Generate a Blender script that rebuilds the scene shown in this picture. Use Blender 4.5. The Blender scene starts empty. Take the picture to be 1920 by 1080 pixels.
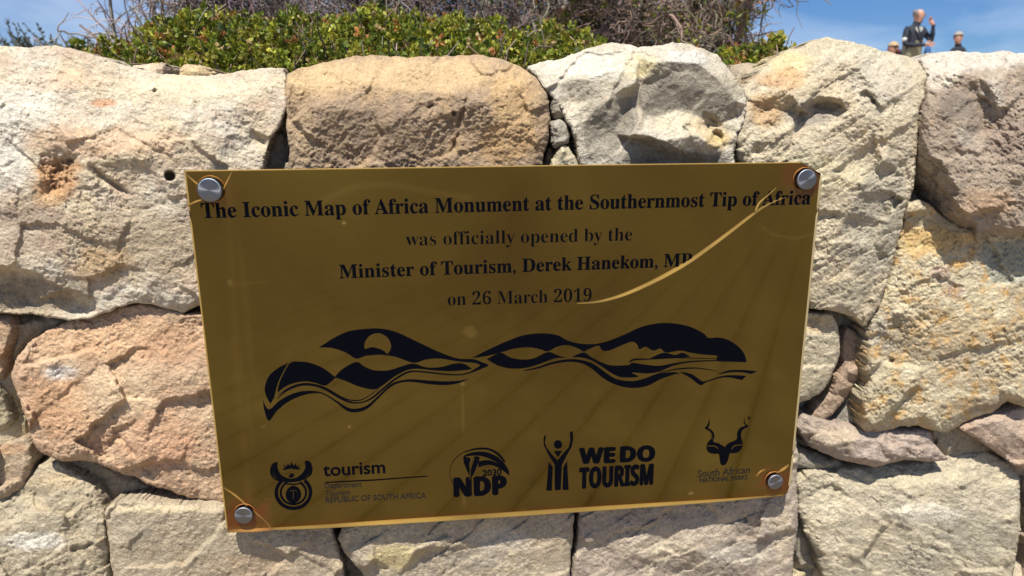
import bpy, math, random
import numpy as np
from mathutils import Vector, Matrix
from mathutils.geometry import delaunay_2d_cdt

rng = np.random.default_rng(7)
random.seed(7)
SC = bpy.context.scene
COL = SC.collection

# ------------------------------------------------------------------ camera
F = 1271.0; CX, CY = 960.0, 540.0
XV = np.array([12698.99, -398.11, F]); XV /= np.linalg.norm(XV)
DV = np.array([36.9, 5170.26, F]); DV -= XV * (XV @ DV); DV /= np.linalg.norm(DV)
NV = np.cross(XV, DV)
CAM = np.array([0.0, -0.668, 1.45])           # eye; the stone faces lie near y = 0
YP = -0.021                                   # front face of the plaque

def P(u, v, Y):
    """world point at depth plane Y seen at photo pixel (u, v) (arrays allowed)"""
    u = np.asarray(u, float); v = np.asarray(v, float); Y = np.asarray(Y, float)
    rx, ry = u - CX, v - CY
    a = rx * XV[0] + ry * XV[1] + F * XV[2]
    b = rx * NV[0] + ry * NV[1] + F * NV[2]
    c = rx * DV[0] + ry * DV[1] + F * DV[2]
    t = (Y - CAM[1]) / b
    return np.stack([CAM[0] + a * t, Y + 0 * t, CAM[2] - c * t], -1)

cam = bpy.data.cameras.new('camera')
cam.sensor_width = 36.0; cam.lens = F / 1920 * 36.0
cam.clip_start = 0.02; cam.clip_end = 20000
cam.dof.use_dof = True; cam.dof.focus_distance = 0.70; cam.dof.aperture_fstop = 9.0
camo = bpy.data.objects.new('camera', cam); COL.objects.link(camo)
R = Matrix(((XV[0], -XV[1], -XV[2]), (NV[0], -NV[1], -NV[2]), (-DV[0], DV[1], DV[2])))
camo.matrix_world = Matrix.Translation(Vector(CAM)) @ R.to_4x4()
SC.camera = camo

# ------------------------------------------------------------------ light
SUN_TRAVEL = Vector((0.34, 1.0, -2.3)).normalized()
L = -SUN_TRAVEL
SUN_EL = math.asin(L.z)
SUN_AZ = math.atan2(L.x, L.y)                 # from +Y towards +X
sun = bpy.data.lights.new('sun', 'SUN'); sun.energy = 5.0; sun.angle = math.radians(0.6)
sun.color = (1.0, 0.94, 0.84)
suno = bpy.data.objects.new('sun', sun); COL.objects.link(suno)
suno.rotation_euler = SUN_TRAVEL.to_track_quat('-Z', 'Y').to_euler()
suno.location = (-2, -4, 8)

world = bpy.data.worlds.new('World'); SC.world = world; world.use_nodes = True
nt = world.node_tree; nt.nodes.clear()
def N(nt, t, **kw):
    n = nt.nodes.new(t)
    for k, v in kw.items():
        if k == 'in_':
            for a, b in v.items(): n.inputs[a].default_value = b
        else: setattr(n, k, v)
    return n
wo = N(nt, 'ShaderNodeOutputWorld'); bg = N(nt, 'ShaderNodeBackground'); bg.inputs['Strength'].default_value = 0.070
sky = N(nt, 'ShaderNodeTexSky', sky_type='NISHITA'); sky.sun_disc = False
sky.sun_elevation = SUN_EL; sky.sun_rotation = SUN_AZ
sky.altitude = 20; sky.air_density = 1.0; sky.dust_density = 0.25; sky.ozone_density = 2.5
tc = N(nt, 'ShaderNodeTexCoord')
mp = N(nt, 'ShaderNodeMapping'); mp.inputs['Scale'].default_value = (1.3, 1.3, 3.6)
nz = N(nt, 'ShaderNodeTexNoise', in_={'Scale': 1.9, 'Detail': 6, 'Roughness': 0.55, 'Distortion': 0.5})
cr = N(nt, 'ShaderNodeValToRGB')
cr.color_ramp.elements[0].position = 0.40; cr.color_ramp.elements[0].color = (0, 0, 0, 1)
cr.color_ramp.elements[1].position = 0.70; cr.color_ramp.elements[1].color = (0.62, 0.62, 0.62, 1)
mx = N(nt, 'ShaderNodeMix', data_type='RGBA')
tint = N(nt, 'ShaderNodeMix', data_type='RGBA', blend_type='MULTIPLY')
tint.inputs[0].default_value = 1.0; tint.inputs[7].default_value = (0.42, 0.62, 0.93, 1)
nt.links.new(sky.outputs[0], tint.inputs[6])
nt.links.new(tc.outputs['Generated'], mp.inputs[0]); nt.links.new(mp.outputs[0], nz.inputs[0])
nt.links.new(nz.outputs[0], cr.inputs[0]); nt.links.new(cr.outputs[0], mx.inputs[0])
nt.links.new(tint.outputs[2], mx.inputs[6]); mx.inputs[7].default_value = (8.4, 9.2, 10.6, 1)
nt.links.new(mx.outputs[2], bg.inputs[0]); nt.links.new(bg.outputs[0], wo.inputs[0])

SC.view_settings.view_transform = 'Standard'; SC.view_settings.look = 'None'
SC.view_settings.gamma = 1; SC.view_settings.use_curve_mapping = False
SC.view_settings.exposure = 0.64
SC.cycles.max_bounces = 6

# ------------------------------------------------------------------ helpers
def s2l(c):
    c = np.asarray(c, float) / 255.0
    return np.where(c <= 0.04045, c / 12.92, ((c + 0.055) / 1.055) ** 2.4)

def mesh_np(name, verts, faces, mat=None, parent=None, smooth=True, col=None, uv=None):
    """faces: list of arrays (n,3)/(n,4)"""
    if not isinstance(faces, list): faces = [faces]
    me = bpy.data.meshes.new(name)
    verts = np.ascontiguousarray(verts, dtype=np.float32)
    me.vertices.add(len(verts)); me.vertices.foreach_set('co', verts.ravel())
    idx = np.concatenate([np.asarray(f).ravel() for f in faces]).astype(np.int32)
    tot = np.concatenate([np.full(len(f), np.asarray(f).shape[1]) for f in faces]).astype(np.int32)
    st = np.concatenate([[0], np.cumsum(tot)[:-1]]).astype(np.int32)
    me.loops.add(len(idx)); me.loops.foreach_set('vertex_index', idx)
    me.polygons.add(len(tot)); me.polygons.foreach_set('loop_start', st); me.polygons.foreach_set('loop_total', tot)
    me.polygons.foreach_set('use_smooth', np.full(len(tot), smooth))
    if col is not None:
        at = me.color_attributes.new('tone', 'FLOAT_COLOR', 'POINT')
        c4 = np.ones((len(verts), 4), np.float32); c4[:, :3] = col
        at.data.foreach_set('color', c4.ravel())
    me.update(calc_edges=True); me.validate()
    o = bpy.data.objects.new(name, me); COL.objects.link(o)
    if mat: me.materials.append(mat)
    if parent: o.parent = parent
    return o

def empty(name, label, cat, loc=(0, 0, 0), group=None):
    o = bpy.data.objects.new(name, None); COL.objects.link(o); o.location = loc
    o.empty_display_size = 0.05
    o['label'] = label; o['category'] = cat
    if group: o['group'] = group
    return o
def adopt(o, parent):
    """parent with the world position kept"""
    o.parent = parent
    o.matrix_parent_inverse = Matrix.Translation(-Vector(parent.location))
    return o
def structure(o): o['kind'] = 'structure'; return o

# value/gradient noise ------------------------------------------------
_perm = rng.permutation(4096)
_g = rng.normal(size=(4096, 2)); _g /= np.linalg.norm(_g, axis=1)[:, None]
def perlin(x, y, seed=0):
    xi = np.floor(x).astype(int); yi = np.floor(y).astype(int)
    xf = x - xi; yf = y - yi
    u = xf * xf * xf * (xf * (xf * 6 - 15) + 10); v = yf * yf * yf * (yf * (yf * 6 - 15) + 10)
    def gr(ix, iy, fx, fy):
        g = _g[_perm[(_perm[(ix + seed * 131) & 4095] + iy) & 4095]]
        return g[..., 0] * fx + g[..., 1] * fy
    a = gr(xi, yi, xf, yf); b = gr(xi + 1, yi, xf - 1, yf)
    c = gr(xi, yi + 1, xf, yf - 1); d = gr(xi + 1, yi + 1, xf - 1, yf - 1)
    return ((a + (b - a) * u) + ((c + (d - c) * u) - (a + (b - a) * u)) * v) * 1.4
def fbm(x, y, s, oct=4, seed=0, gain=0.5, ridged=False):
    r = 0; a = 1.0; f = 1.0 / s; t = 0
    for k in range(oct):
        n = perlin(x * f + 17.3 * k, y * f - 9.1 * k, seed + k)
        if ridged: n = 1 - 2 * np.abs(n)
        r = r + a * n; t += a; a *= gain; f *= 2.03
    return r / t

_w = rng.random((4096, 5))
def chips(x, y, s, seed=0, tilt=0.3, step=0.12):
    """broken-stone facets: every cell is a plane of its own, in units of s"""
    X = x / s; Yy = y / s; xi = np.floor(X).astype(int); yi = np.floor(Yy).astype(int)
    best = np.full(X.shape, 1e9); h = np.zeros(X.shape)
    for i in (-1, 0, 1):
        for j in (-1, 0, 1):
            cx = xi + i; cy = yi + j
            r = _w[_perm[(_perm[(cx + seed * 57) & 4095] + cy) & 4095]]
            dx = X - cx - r[..., 0]; dy = Yy - cy - r[..., 1]; d = dx * dx + dy * dy
            m = d < best
            best = np.where(m, d, best)
            h = np.where(m, (dx * (r[..., 2] - .5) + dy * (r[..., 3] - .5)) * 2 * tilt + (r[..., 4] - .5) * 2 * step, h)
    return h * s

# ------------------------------------------------------------------ materials
def principled(name, base=(0.5, 0.5, 0.5), rough=0.6, metal=0.0, **kw):
    m = bpy.data.materials.new(name); m.use_nodes = True
    b = m.node_tree.nodes['Principled BSDF']
    b.inputs['Base Color'].default_value = (*base, 1); b.inputs['Roughness'].default_value = rough
    b.inputs['Metallic'].default_value = metal
    for k, v in kw.items(): b.inputs[k].default_value = v
    return m, m.node_tree, b

def stone_material():
    m, nt, b = principled('rough_limestone', rough=0.93)
    b.inputs['Specular IOR Level'].default_value = 0.25
    at = N(nt, 'ShaderNodeAttribute', attribute_name='tone')
    tc = N(nt, 'ShaderNodeTexCoord')
    n1 = N(nt, 'ShaderNodeTexNoise', in_={'Scale': 420.0, 'Detail': 4, 'Roughness': 0.7})
    n2 = N(nt, 'ShaderNodeTexNoise', in_={'Scale': 90.0, 'Detail': 5, 'Roughness': 0.65})
    r1 = N(nt, 'ShaderNodeMapRange', in_={1: 0.3, 2: 0.7, 3: 0.80, 4: 1.20})
    r2 = N(nt, 'ShaderNodeMapRange', in_={1: 0.3, 2: 0.7, 3: 0.86, 4: 1.14})
    mu = N(nt, 'ShaderNodeMath', operation='MULTIPLY')
    sc = N(nt, 'ShaderNodeVectorMath', operation='SCALE')
    for n in (n1, n2): nt.links.new(tc.outputs['Object'], n.inputs[0])
    nt.links.new(n1.outputs[0], r1.inputs[0]); nt.links.new(n2.outputs[0], r2.inputs[0])
    nt.links.new(r1.outputs[0], mu.inputs[0]); nt.links.new(r2.outputs[0], mu.inputs[1])
    nt.links.new(at.outputs['Color'], sc.inputs[0]); nt.links.new(mu.outputs[0], sc.inputs['Scale'])
    nt.links.new(sc.outputs[0], b.inputs['Base Color'])
    bp = N(nt, 'ShaderNodeBump', in_={'Strength': 0.9, 'Distance': 0.003})
    nt.links.new(n1.outputs[0], bp.inputs['Height'])
    bp2 = N(nt, 'ShaderNodeBump', in_={'Strength': 0.7, 'Distance': 0.006})
    nt.links.new(n2.outputs[0], bp2.inputs['Height']); nt.links.new(bp.outputs[0], bp2.inputs['Normal'])
    nt.links.new(bp2.outputs[0], b.inputs['Normal'])
    return m
M_STONE = stone_material()

# ------------------------------------------------------------------ the wall
def densify(poly, step=3.0, amp=2.6, seed=0):
    out = []
    n = len(poly)
    for i in range(n):
        a = np.array(poly[i], float); b = np.array(poly[(i + 1) % n], float)
        if len(a) == 2: a = np.append(a, np.nan)
        if len(b) == 2: b = np.append(b, np.nan)
        k = max(1, int(np.hypot(*(b - a)[:2]) / step))
        for t in range(k): out.append(a + (b - a) * t / k)
    out = np.array(out)
    p = out[:, :2]
    tan = np.roll(p, -1, 0) - np.roll(p, 1, 0); tan /= np.linalg.norm(tan, axis=1)[:, None] + 1e-9
    nrm = np.stack([tan[:, 1], -tan[:, 0]], 1)
    w = fbm(p[:, 0], p[:, 1], 26, 4, seed, 0.6) * amp * 2.2
    return p + nrm * w[:, None], out[:, 2]

def inside(p, x, y):
    r = np.zeros(x.shape, bool)
    q = np.roll(p, -1, 0)
    for (x1, y1), (x2, y2) in zip(p, q):
        if y1 == y2: continue
        c = ((y1 > y) != (y2 > y)) & (x < (x2 - x1) * (y - y1) / (y2 - y1) + x1)
        r ^= c
    return r

def stone(spec, parent, step=2.4, mapping=P, ydeep=0.14, name='stone'):
    step = 2.0 if step == 2.4 else step
    seed = spec['seed']
    poly = [tuple(q) for q in spec['o']]
    rim = spec.get('rim', 1.4) * 0.5; rl = spec.get('relief', 1.35)
    rf = lambda d: d * 0.5 if d <= 2.8 else d - 1.4
    poly = [(q[0], q[1], rf(q[2]) if len(q) > 2 else rim) for q in poly]
    p, pdep = densify(poly, 3.0 * step / 2.4, spec.get('jag', 2.4), seed)
    x0, y0 = p.min(0) - step; x1, y1 = p.max(0) + step
    nx = int((x1 - x0) / step) + 2; ny = int((y1 - y0) / step) + 2
    gx, gy = np.meshgrid(x0 + np.arange(nx) * step, y0 + np.arange(ny) * step)
    ins = inside(p, gx, gy)
    cell = ins[:-1, :-1] & ins[1:, :-1] & ins[:-1, 1:] & ins[1:, 1:]
    used = np.zeros(gx.shape, bool)
    used[:-1, :-1] |= cell; used[1:, :-1] |= cell; used[:-1, 1:] |= cell; used[1:, 1:] |= cell
    idx = -np.ones(gx.shape, int); idx[used] = np.arange(used.sum())
    X = gx[used]; Y = gy[used]
    # distance to the outline
    D = np.full(len(X), 1e9, np.float32); J = np.zeros(len(X), int)
    pf = p.astype(np.float32); Xf = X.astype(np.float32); Yf = Y.astype(np.float32)
    for s in range(0, len(X), 20000):
        e = slice(s, s + 20000)
        dd = (Xf[e, None] - pf[None, :, 0]) ** 2 + (Yf[e, None] - pf[None, :, 1]) ** 2
        j = dd.argmin(1); J[e] = j; D[e] = np.sqrt(dd[np.arange(len(j)), j])
    ci, cj = np.nonzero(cell)
    a = idx[ci, cj]; b = idx[ci, cj + 1]; c = idx[ci + 1, cj + 1]; d = idx[ci + 1, cj]
    quads = np.stack([a, d, c, b], 1)
    # boundary edges, directed
    E = np.concatenate([quads[:, [0, 1]], quads[:, [1, 2]], quads[:, [2, 3]], quads[:, [3, 0]]])
    n = len(X)
    key = E[:, 0].astype(np.int64) * n + E[:, 1]; rev = E[:, 1].astype(np.int64) * n + E[:, 0]
    bd = E[~np.isin(key, rev)]
    bv = np.unique(bd)
    X[bv] = p[J[bv], 0]; Y[bv] = p[J[bv], 1]; D[bv] = 0
    # facets: piecewise linear surface through the control points
    pts = []; dep = []
    for q in poly:
        pts.append(q[:2]); dep.append(q[2] if len(q) > 2 else rim)
    for q in spec.get('pts', []):
        pts.append(q[:2]); dep.append(q[2] * rl if q[2] < 2.5 else q[2] - 0.75)
    r_in = random.Random(seed * 7 + 1); ips = [q for q in spec.get('pts', [])]
    if ips and spec.get('inset', True):
        ix_ = np.array([q[:2] for q in ips]); idp = np.array([q[2] * rl if q[2] < 2.5 else q[2] - .75 for q in ips])
        cand = []
        big = max(np.ptp(p[:, 0]), np.ptp(p[:, 1]))
        for q, a in enumerate(poly):
            b = poly[(q + 1) % len(poly)]; z_ = poly[q - 1]
            for (mx_, my_, md_) in ((a[0], a[1], a[2]), ((a[0] + b[0]) / 2, (a[1] + b[1]) / 2, (a[2] + b[2]) / 2)):
                if md_ > 1.45: continue
                tx_, ty_ = b[0] - z_[0], b[1] - z_[1]; l_ = math.hypot(tx_, ty_) + 1e-6
                wd_ = min(r_in.uniform(10, 22), big * 0.10) * step / 2.0 ** 1 * (1.0 if step <= 2.4 else 0.5)
                for sg in (1, -1):
                    cand.append((mx_ - ty_ / l_ * wd_ * sg, my_ + tx_ / l_ * wd_ * sg, r_in.uniform(-.12, .22)))
        cand = np.array(cand)
        if len(cand):
            cin = inside(p, cand[:, 0], cand[:, 1])
            for c_ in cand[cin]:
                d2 = np.hypot(ix_[:, 0] - c_[0], ix_[:, 1] - c_[1])
                if d2.min() < 14 or np.hypot(p[:, 0] - c_[0], p[:, 1] - c_[1]).min() < 5: continue
                w_ = 1 / (d2 + 5) ** 2.5
                pts.append((c_[0], c_[1])); dep.append(float((w_ * idp).sum() / w_.sum()) + c_[2])
    cdt = delaunay_2d_cdt([Vector(q) for q in pts], [], [], 0, 1e-4)
    vv = np.array([v[:] for v in cdt[0]]); dv = np.array([np.mean([dep[k] for k in o]) if o else rim for o in cdt[3]])
    # warp sampling a little so facets are not ruler straight
    wk = np.clip(D / 30, 0, 1); wx = X + wk * (5 * fbm(X, Y, 60, 3, seed + 11) + 3.5 * fbm(X, Y, 14, 2, seed + 12)); wy = Y + wk * (5 * fbm(X, Y, 60, 3, seed + 13) + 3.5 * fbm(X, Y, 14, 2, seed + 14))
    H = np.full(n, np.nan)
    for t in cdt[2]:
        A, B, C = vv[list(t)]; ha, hb, hc = dv[list(t)]
        det = (B[1] - C[1]) * (A[0] - C[0]) + (C[0] - B[0]) * (A[1] - C[1])
        if abs(det) < 1e-6: continue
        l1 = ((B[1] - C[1]) * (wx - C[0]) + (C[0] - B[0]) * (wy - C[1])) / det
        l2 = ((C[1] - A[1]) * (wx - C[0]) + (A[0] - C[0]) * (wy - C[1])) / det
        l3 = 1 - l1 - l2
        k = (l1 >= -1e-3) & (l2 >= -1e-3) & (l3 >= -1e-3)
        H[k] = (l1 * ha + l2 * hb + l3 * hc)[k]
    bad = np.isnan(H)
    if bad.any():
        H[bad] = pdep[J[bad]]
    wxc = X + 10 * fbm(X, Y, 30, 3, seed + 81, .6); wyc = Y + 10 * fbm(X, Y, 30, 3, seed + 82, .6)
    ca_, sa_ = math.cos(math.radians(spec.get('bed', -20))), math.sin(math.radians(spec.get('bed', -20)))
    qx = (wxc * ca_ + wyc * sa_) / 1.5; qy = -wxc * sa_ + wyc * ca_
    ch = spec.get('chip', 1.0)
    H = H + ch * 0.053 * (0.8 * chips(qx, qy, 84, seed, 0.24, 0.010) + 0.5 * chips(qx, qy, 23, seed + 5, 0.18, 0.03))
    # light smoothing on the grid
    G = np.zeros(gx.shape); Wt = used.astype(float); G[used] = H
    for _ in range(spec.get('smooth', 2)):
        def bl(a):
            b = a.copy(); b[1:] += a[:-1]; b[:-1] += a[1:]; b[:, 1:] += a[:, :-1]; b[:, :-1] += a[:, 1:]; return b
        G2 = bl(G * Wt); W2 = bl(Wt); G = np.where(W2 > 0, G2 / np.maximum(W2, 1e-9), 0)
    H = G[used]
    k = step / 2.4
    # edge rounding
    w = spec.get('round', 15) * 0.30; t = np.clip(D / w, 0, 1)
    H += spec.get('lip', 0.20) * (1 - np.sqrt(1 - (1 - t) ** 2))
    # roughness at several scales, with a bedding direction
    ang = math.radians(spec.get('bed', -20)); st = spec.get('stretch', 1.7)
    xr = (X * math.cos(ang) + Y * math.sin(ang)) / st; yr = -X * math.sin(ang) + Y * math.cos(ang)
    rgh = spec.get('rough', 1.0)
    region = 0.65 + 0.5 * np.clip(fbm(X, Y, 130, 2, seed + 31) * 2 + 0.5, 0, 1.3)
    H += 0.25 * fbm(X, Y, 150, 3, seed + 1) + 0.10 * fbm(xr, yr, 48, 3, seed + 2, 0.55)
    H += rgh * region * 0.053 * 0.6 * chips(qx, qy, 9, seed + 9, 0.36, 0.06)
    H -= rgh * region * 0.055 * fbm(xr, yr, 26, 3, seed + 3, 0.62, ridged=True)
    fine = fbm(xr, yr, 9.5, 3, seed + 6, 0.72)
    H += rgh * region * (0.135 * fine + 0.085 * fbm(X, Y, 4.4, 2, seed + 9))
    # chisel steps along the bedding
    sp = spec.get('steps', 0.0)
    if sp:
        q = (yr + 16 * fbm(X, Y, 70, 3, seed + 41)) / spec.get('steppx', 34)
        fr = q - np.floor(q)
        H += sp * (fr ** 3 - 0.5) * np.clip(fbm(X, Y, 90, 2, seed + 42) * 3 + 0.3, 0, 1)
    # pits and holes: (x, y, radius, depth)
    for (hx, hy, hr, hd) in spec.get('pits', []):
        rr = np.hypot(X - hx, Y - hy) * (1 + 0.35 * fbm(X, Y, 18, 3, seed + 51))
        s = np.clip(1 - rr / hr, 0, 1)
        if hr > 14: H += hd * (s ** 1.2) * (1 + 0.9 * fbm(X, Y, 13, 3, seed + 52, 0.7))
        else: H += hd * np.clip(s * 2.2, 0, 1)
    # grooves: (x1,y1,x2,y2,width,depth)
    for (ax, ay, bx, by, gw, gd) in spec.get('grooves', []):
        vx, vy = bx - ax, by - ay; LL = math.hypot(vx, vy)
        wob = 4 * fbm(X, Y, 25, 3, seed + 61)
        tt = ((X - ax) * vx + (Y - ay) * vy) / LL; nn = ((X - ax) * -vy + (Y - ay) * vx) / LL + wob
        taper = np.clip(np.minimum(tt, LL - tt) / (LL * 0.3) + 0.02, 0, 1)
        H += gd * taper * np.where(nn > 0, np.exp(-(nn / gw) ** 2), np.exp(-(nn / (gw * 0.3)) ** 2)) * ((tt > 0) & (tt < LL))
    # nothing may poke through the plaque
    if spec.get('clear', True) and mapping is P:
        f = (X > 330) & (X < 1560) & (Y > 290) & (Y < 1010)
        H[f] = np.maximum(H[f], -0.9 + 0.2 * np.clip((H[f] + .9), -1, 0))
    Yd = H * 0.01 + spec.get('y', 0.0)
    V = mapping(X, Y, Yd)
    # ---- colour
    base = s2l(spec['c'][0]); c2 = s2l(spec['c'][1]); c3 = s2l(spec['c'][2] if len(spec['c']) > 2 else spec['c'][1])
    f1 = np.clip(0.5 + 1.5 * fbm(X, Y, 120, 4, seed + 21, 0.6), 0, 1)[:, None]
    f2 = np.clip(0.25 + 2.2 * fbm(xr, yr, 40, 4, seed + 22, 0.65), 0, 1)[:, None] * 0.6
    colr = base * (1 - f1) + c2 * f1
    colr = colr * (1 - f2) + c3 * f2
    for (bx, by, rx, ry, cc, st_) in spec.get('blobs', []):
        rr = np.hypot((X - bx) / rx, (Y - by) / ry) + 0.55 * fbm(X, Y, 36, 4, seed + 71, 0.65) + 0.15 * fbm(X, Y, 7, 2, seed + 72)
        m = (np.clip((1.15 - rr) / 0.5, 0, 1) * st_)[:, None]
        colr = colr * (1 - m) + s2l(cc) * m
    sp_ = np.clip((fbm(X, Y, 16, 4, seed + 27, 0.75) - 0.05) * 2.4, 0, 1)[:, None] * spec.get('speck', 0.45)
    colr = colr * (1 - sp_) + (colr ** 0.6 * np.array([0.93, 0.90, 0.84])) * sp_ * 0.93
    oc = np.clip((fbm(X, Y, spec.get('ocs', 22), 4, seed + 28, 0.7) - (0.22 if 'occ' not in spec else 0.02)) * 3, 0, 1)[:, None] * spec.get('oc', 0.25)
    colr = colr * (1 - oc) + s2l(spec.get('occ', (196, 152, 100))) * oc
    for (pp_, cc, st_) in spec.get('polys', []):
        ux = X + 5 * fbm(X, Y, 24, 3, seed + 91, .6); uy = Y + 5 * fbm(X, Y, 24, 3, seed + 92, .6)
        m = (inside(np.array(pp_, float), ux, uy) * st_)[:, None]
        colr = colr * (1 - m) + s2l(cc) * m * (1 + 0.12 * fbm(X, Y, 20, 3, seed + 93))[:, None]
    colr = colr * (1 + 0.22 * fbm(X, Y, 7, 2, seed + 23, 0.8))[:, None]
    colr = colr * spec.get('alb', 0.86) * np.array([0.985, 0.99, 0.975])
    dk = np.clip((fbm(X, Y, 11, 3, seed + 25, 0.7) - 0.42) * 6, 0, 1)[:, None] * 0.35
    colr = np.clip(colr * (1 - dk), 0.02, 0.9)
    # ---- sides and back
    cen = V.mean(0)
    rings = [V]; cols = [colr]
    loop = V[bv]; lc = colr[bv]
    loc = {int(q): i for i, q in enumerate(bv)}
    be = np.array([[loc[int(q)], loc[int(r)]] for q, r in bd])
    fr = [quads]; prev = bv.copy(); base_i = n
    for kk, (dy, sh) in enumerate(((0.006, 0.998), (0.02, 0.99), (0.05, 0.97), (ydeep, 0.90))):
        q = loop.copy()
        jit = 0.0016 * rng.normal(size=(len(q), 3)) * (kk > 0)
        q[:, 0] = cen[0] + (q[:, 0] - cen[0]) * sh; q[:, 2] = cen[2] + (q[:, 2] - cen[2]) * sh
        q[:, 1] = (q[:, 1] + dy) if kk < 3 else spec.get('y', 0.0) + ydeep
        q += jit * 0.6
        new = base_i + np.arange(len(q)); base_i += len(q)
        fr.append(np.stack([prev[be[:, 1]], prev[be[:, 0]], new[be[:, 0]], new[be[:, 1]]], 1))
        rings.append(q); cols.append(lc); prev = new
    # back cap: fan
    rings.append(np.array([[cen[0], spec.get('y', 0.0) + ydeep + 0.01, cen[2]]])); cols.append(lc[:1])
    tri = np.stack([prev[be[:, 1]], prev[be[:, 0]], np.full(len(be), base_i)], 1)
    V = np.concatenate(rings); C = np.concatenate(cols)
    o = mesh_np(name, V, fr + [tri], M_STONE, None, True, C)
    if spec.get('label'): o['label'] = spec['label']
    if parent is not None: adopt(o, parent)
    return o

wall = empty('stone_wall', 'dry stone wall of rough pale limestone and sandstone blocks with a plaque fixed to it', 'stone wall', (0, 0.1, 0))

# stone tones (sRGB-like albedo)
PALE = (212, 203, 186); CREAM = (214, 196, 166); GREY = (188, 177, 156); BROWN = (174, 150, 124); ORANGE = (206, 174, 144)
PINK = (196, 170, 150); OCHRE = (208, 172, 104); WHITE = (232, 226, 212); YEL = (222, 200, 142); DGREY = (140, 134, 122)

S = []
# upper left block
S.append(dict(seed=1, chip=0.7, label='big pale block at the top left of the wall with an ochre hollow', c=(CREAM, PALE, PINK), rim=2.6, round=12, jag=2.0, bed=14, rough=1.0,
 o=[(-90,92,7),(0,86,7),(60,88,7),(105,86,7),(150,96,6.5),(200,110,6.5),(250,127,6.5),(300,138,7),(350,141,7),(400,141,7),(450,133,6.5),(500,127,6),(533,128,5.5),(537,150,5),
    (536,205,3.4),(527,232,3),(508,258,3),(497,290,3),(490,330,3),(480,420,2.5),(470,520,2.5),(420,560,2.3),(375,572,2.2),(345,586,2),(315,580,2),(282,570,2),(250,568,2.1),(222,578,1.8),(190,589,1.8),(165,598,2.4),(130,601,2.6),(60,590,2.6),(0,586,2.6),(-90,590,2.6)],
 pts=[(-60,240,0.8),(40,225,0.9),(100,250,0.4),(160,262,0.0),(215,290,-0.1),(290,262,0.0),(340,222,0.6),(380,215,0.9),(430,208,1.6),(470,245,1.6),(495,262,2.2),(410,255,0.5),(455,275,1.4),
      (350,222,0.2),(300,300,-0.1),(240,330,0.2),(180,310,0.1),(400,300,0.0),(440,330,.4),(-40,380,0.3),(60,420,0.0),(170,420,-0.1),(300,430,-0.1),(350,520,0.1),(250,520,0.2),(190,560,0.6),(120,540,0.6),(60,508,0.2),(0,500,0.2),(-60,505,.2),
      (60,516,1.5),(0,508,1.5),(120,552,1.8),(150,575,1.9),(50,560,1.8),(150,150,4.2),(300,175,3.6),(40,150,3.8),(420,165,4.5),(490,160,4.2),(505,205,3.2),(360,180,3.2)],
 pits=[(112,318,46,1.3),(96,352,22,0.9),(318,330,11,2.6),(290,170,5,0.5),(132,300,18,1.0)],
 grooves=[(165,308,248,368,9,0.9),(10,260,90,330,8,0.4),(200,232,330,300,6,0.25)],
 blobs=[(108,335,50,40,(190,142,96),0.8),(92,372,36,24,(214,170,120),0.7),(40,190,90,50,WHITE,0.6),(10,280,45,80,(226,222,212),0.65),(190,265,150,30,(216,176,140),0.5),(110,150,90,22,(216,182,150),0.4),(330,170,160,30,(226,212,180),0.6),(240,450,150,70,(178,160,134),0.7),(60,430,90,60,(178,156,138),0.6),(190,500,60,40,(196,160,112),0.5),(60,555,110,40,(160,146,124),0.85),(195,193,24,8,(206,134,86),0.6)]))
# brown top block
S.append(dict(seed=2, label='brown sandstone block in the top course above the plaque', c=(BROWN, (158,138,116), (190,160,122)), rim=2.2, round=12, bed=-38, rough=1.35, stretch=1.5,
 o=[(537,140,5),(560,128,6),(600,119,6.5),(650,107,7),(700,103,7),(760,107,7),(800,106,7),(830,105,7),(900,103,7),(940,110,6.5),(975,124,6),(1008,148,4.5),(1024,175,3),(1032,212,2.4),(1030,250,2.2),(1021,290,2.2),(1012,330,2.2),(1005,400,2.2),(780,420,2),(550,400,2.2),(541,330,2),(542,280,2.2),(537,232,2.2),(536,180,3)],
 pts=[(545,160,1.8),(600,165,1.4),(640,148,1.6),(700,160,0.7),(720,137,2.0),(790,172,1.0),(850,178,.6),(900,165,1.2),(960,160,1.2),(990,190,1.0),(620,200,0.1),(700,210,0.0),(800,225,-0.1),(855,205,0.2),(870,235,0.7),(905,190,0.2),(940,230,0.0),(980,260,0.5),(700,300,0.0),(850,300,0.1),(600,290,0.2),(950,320,0.3),(770,130,3.6),(900,125,4.2),(830,145,2.4)],
 grooves=[(855,245,880,168,6,0.5),(800,205,815,192,5,0.5),(840,290,868,240,6,.5)], pits=[(851,213,5,0.6)],
 blobs=[(780,140,240,36,(212,182,140),0.8),(590,150,60,30,(214,184,140),0.7),(960,190,50,60,(206,172,124),0.6),(700,250,170,50,(146,128,110),0.6),(950,270,60,40,(206,168,118),0.5),(560,250,30,60,(186,164,134),0.5)]))
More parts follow.
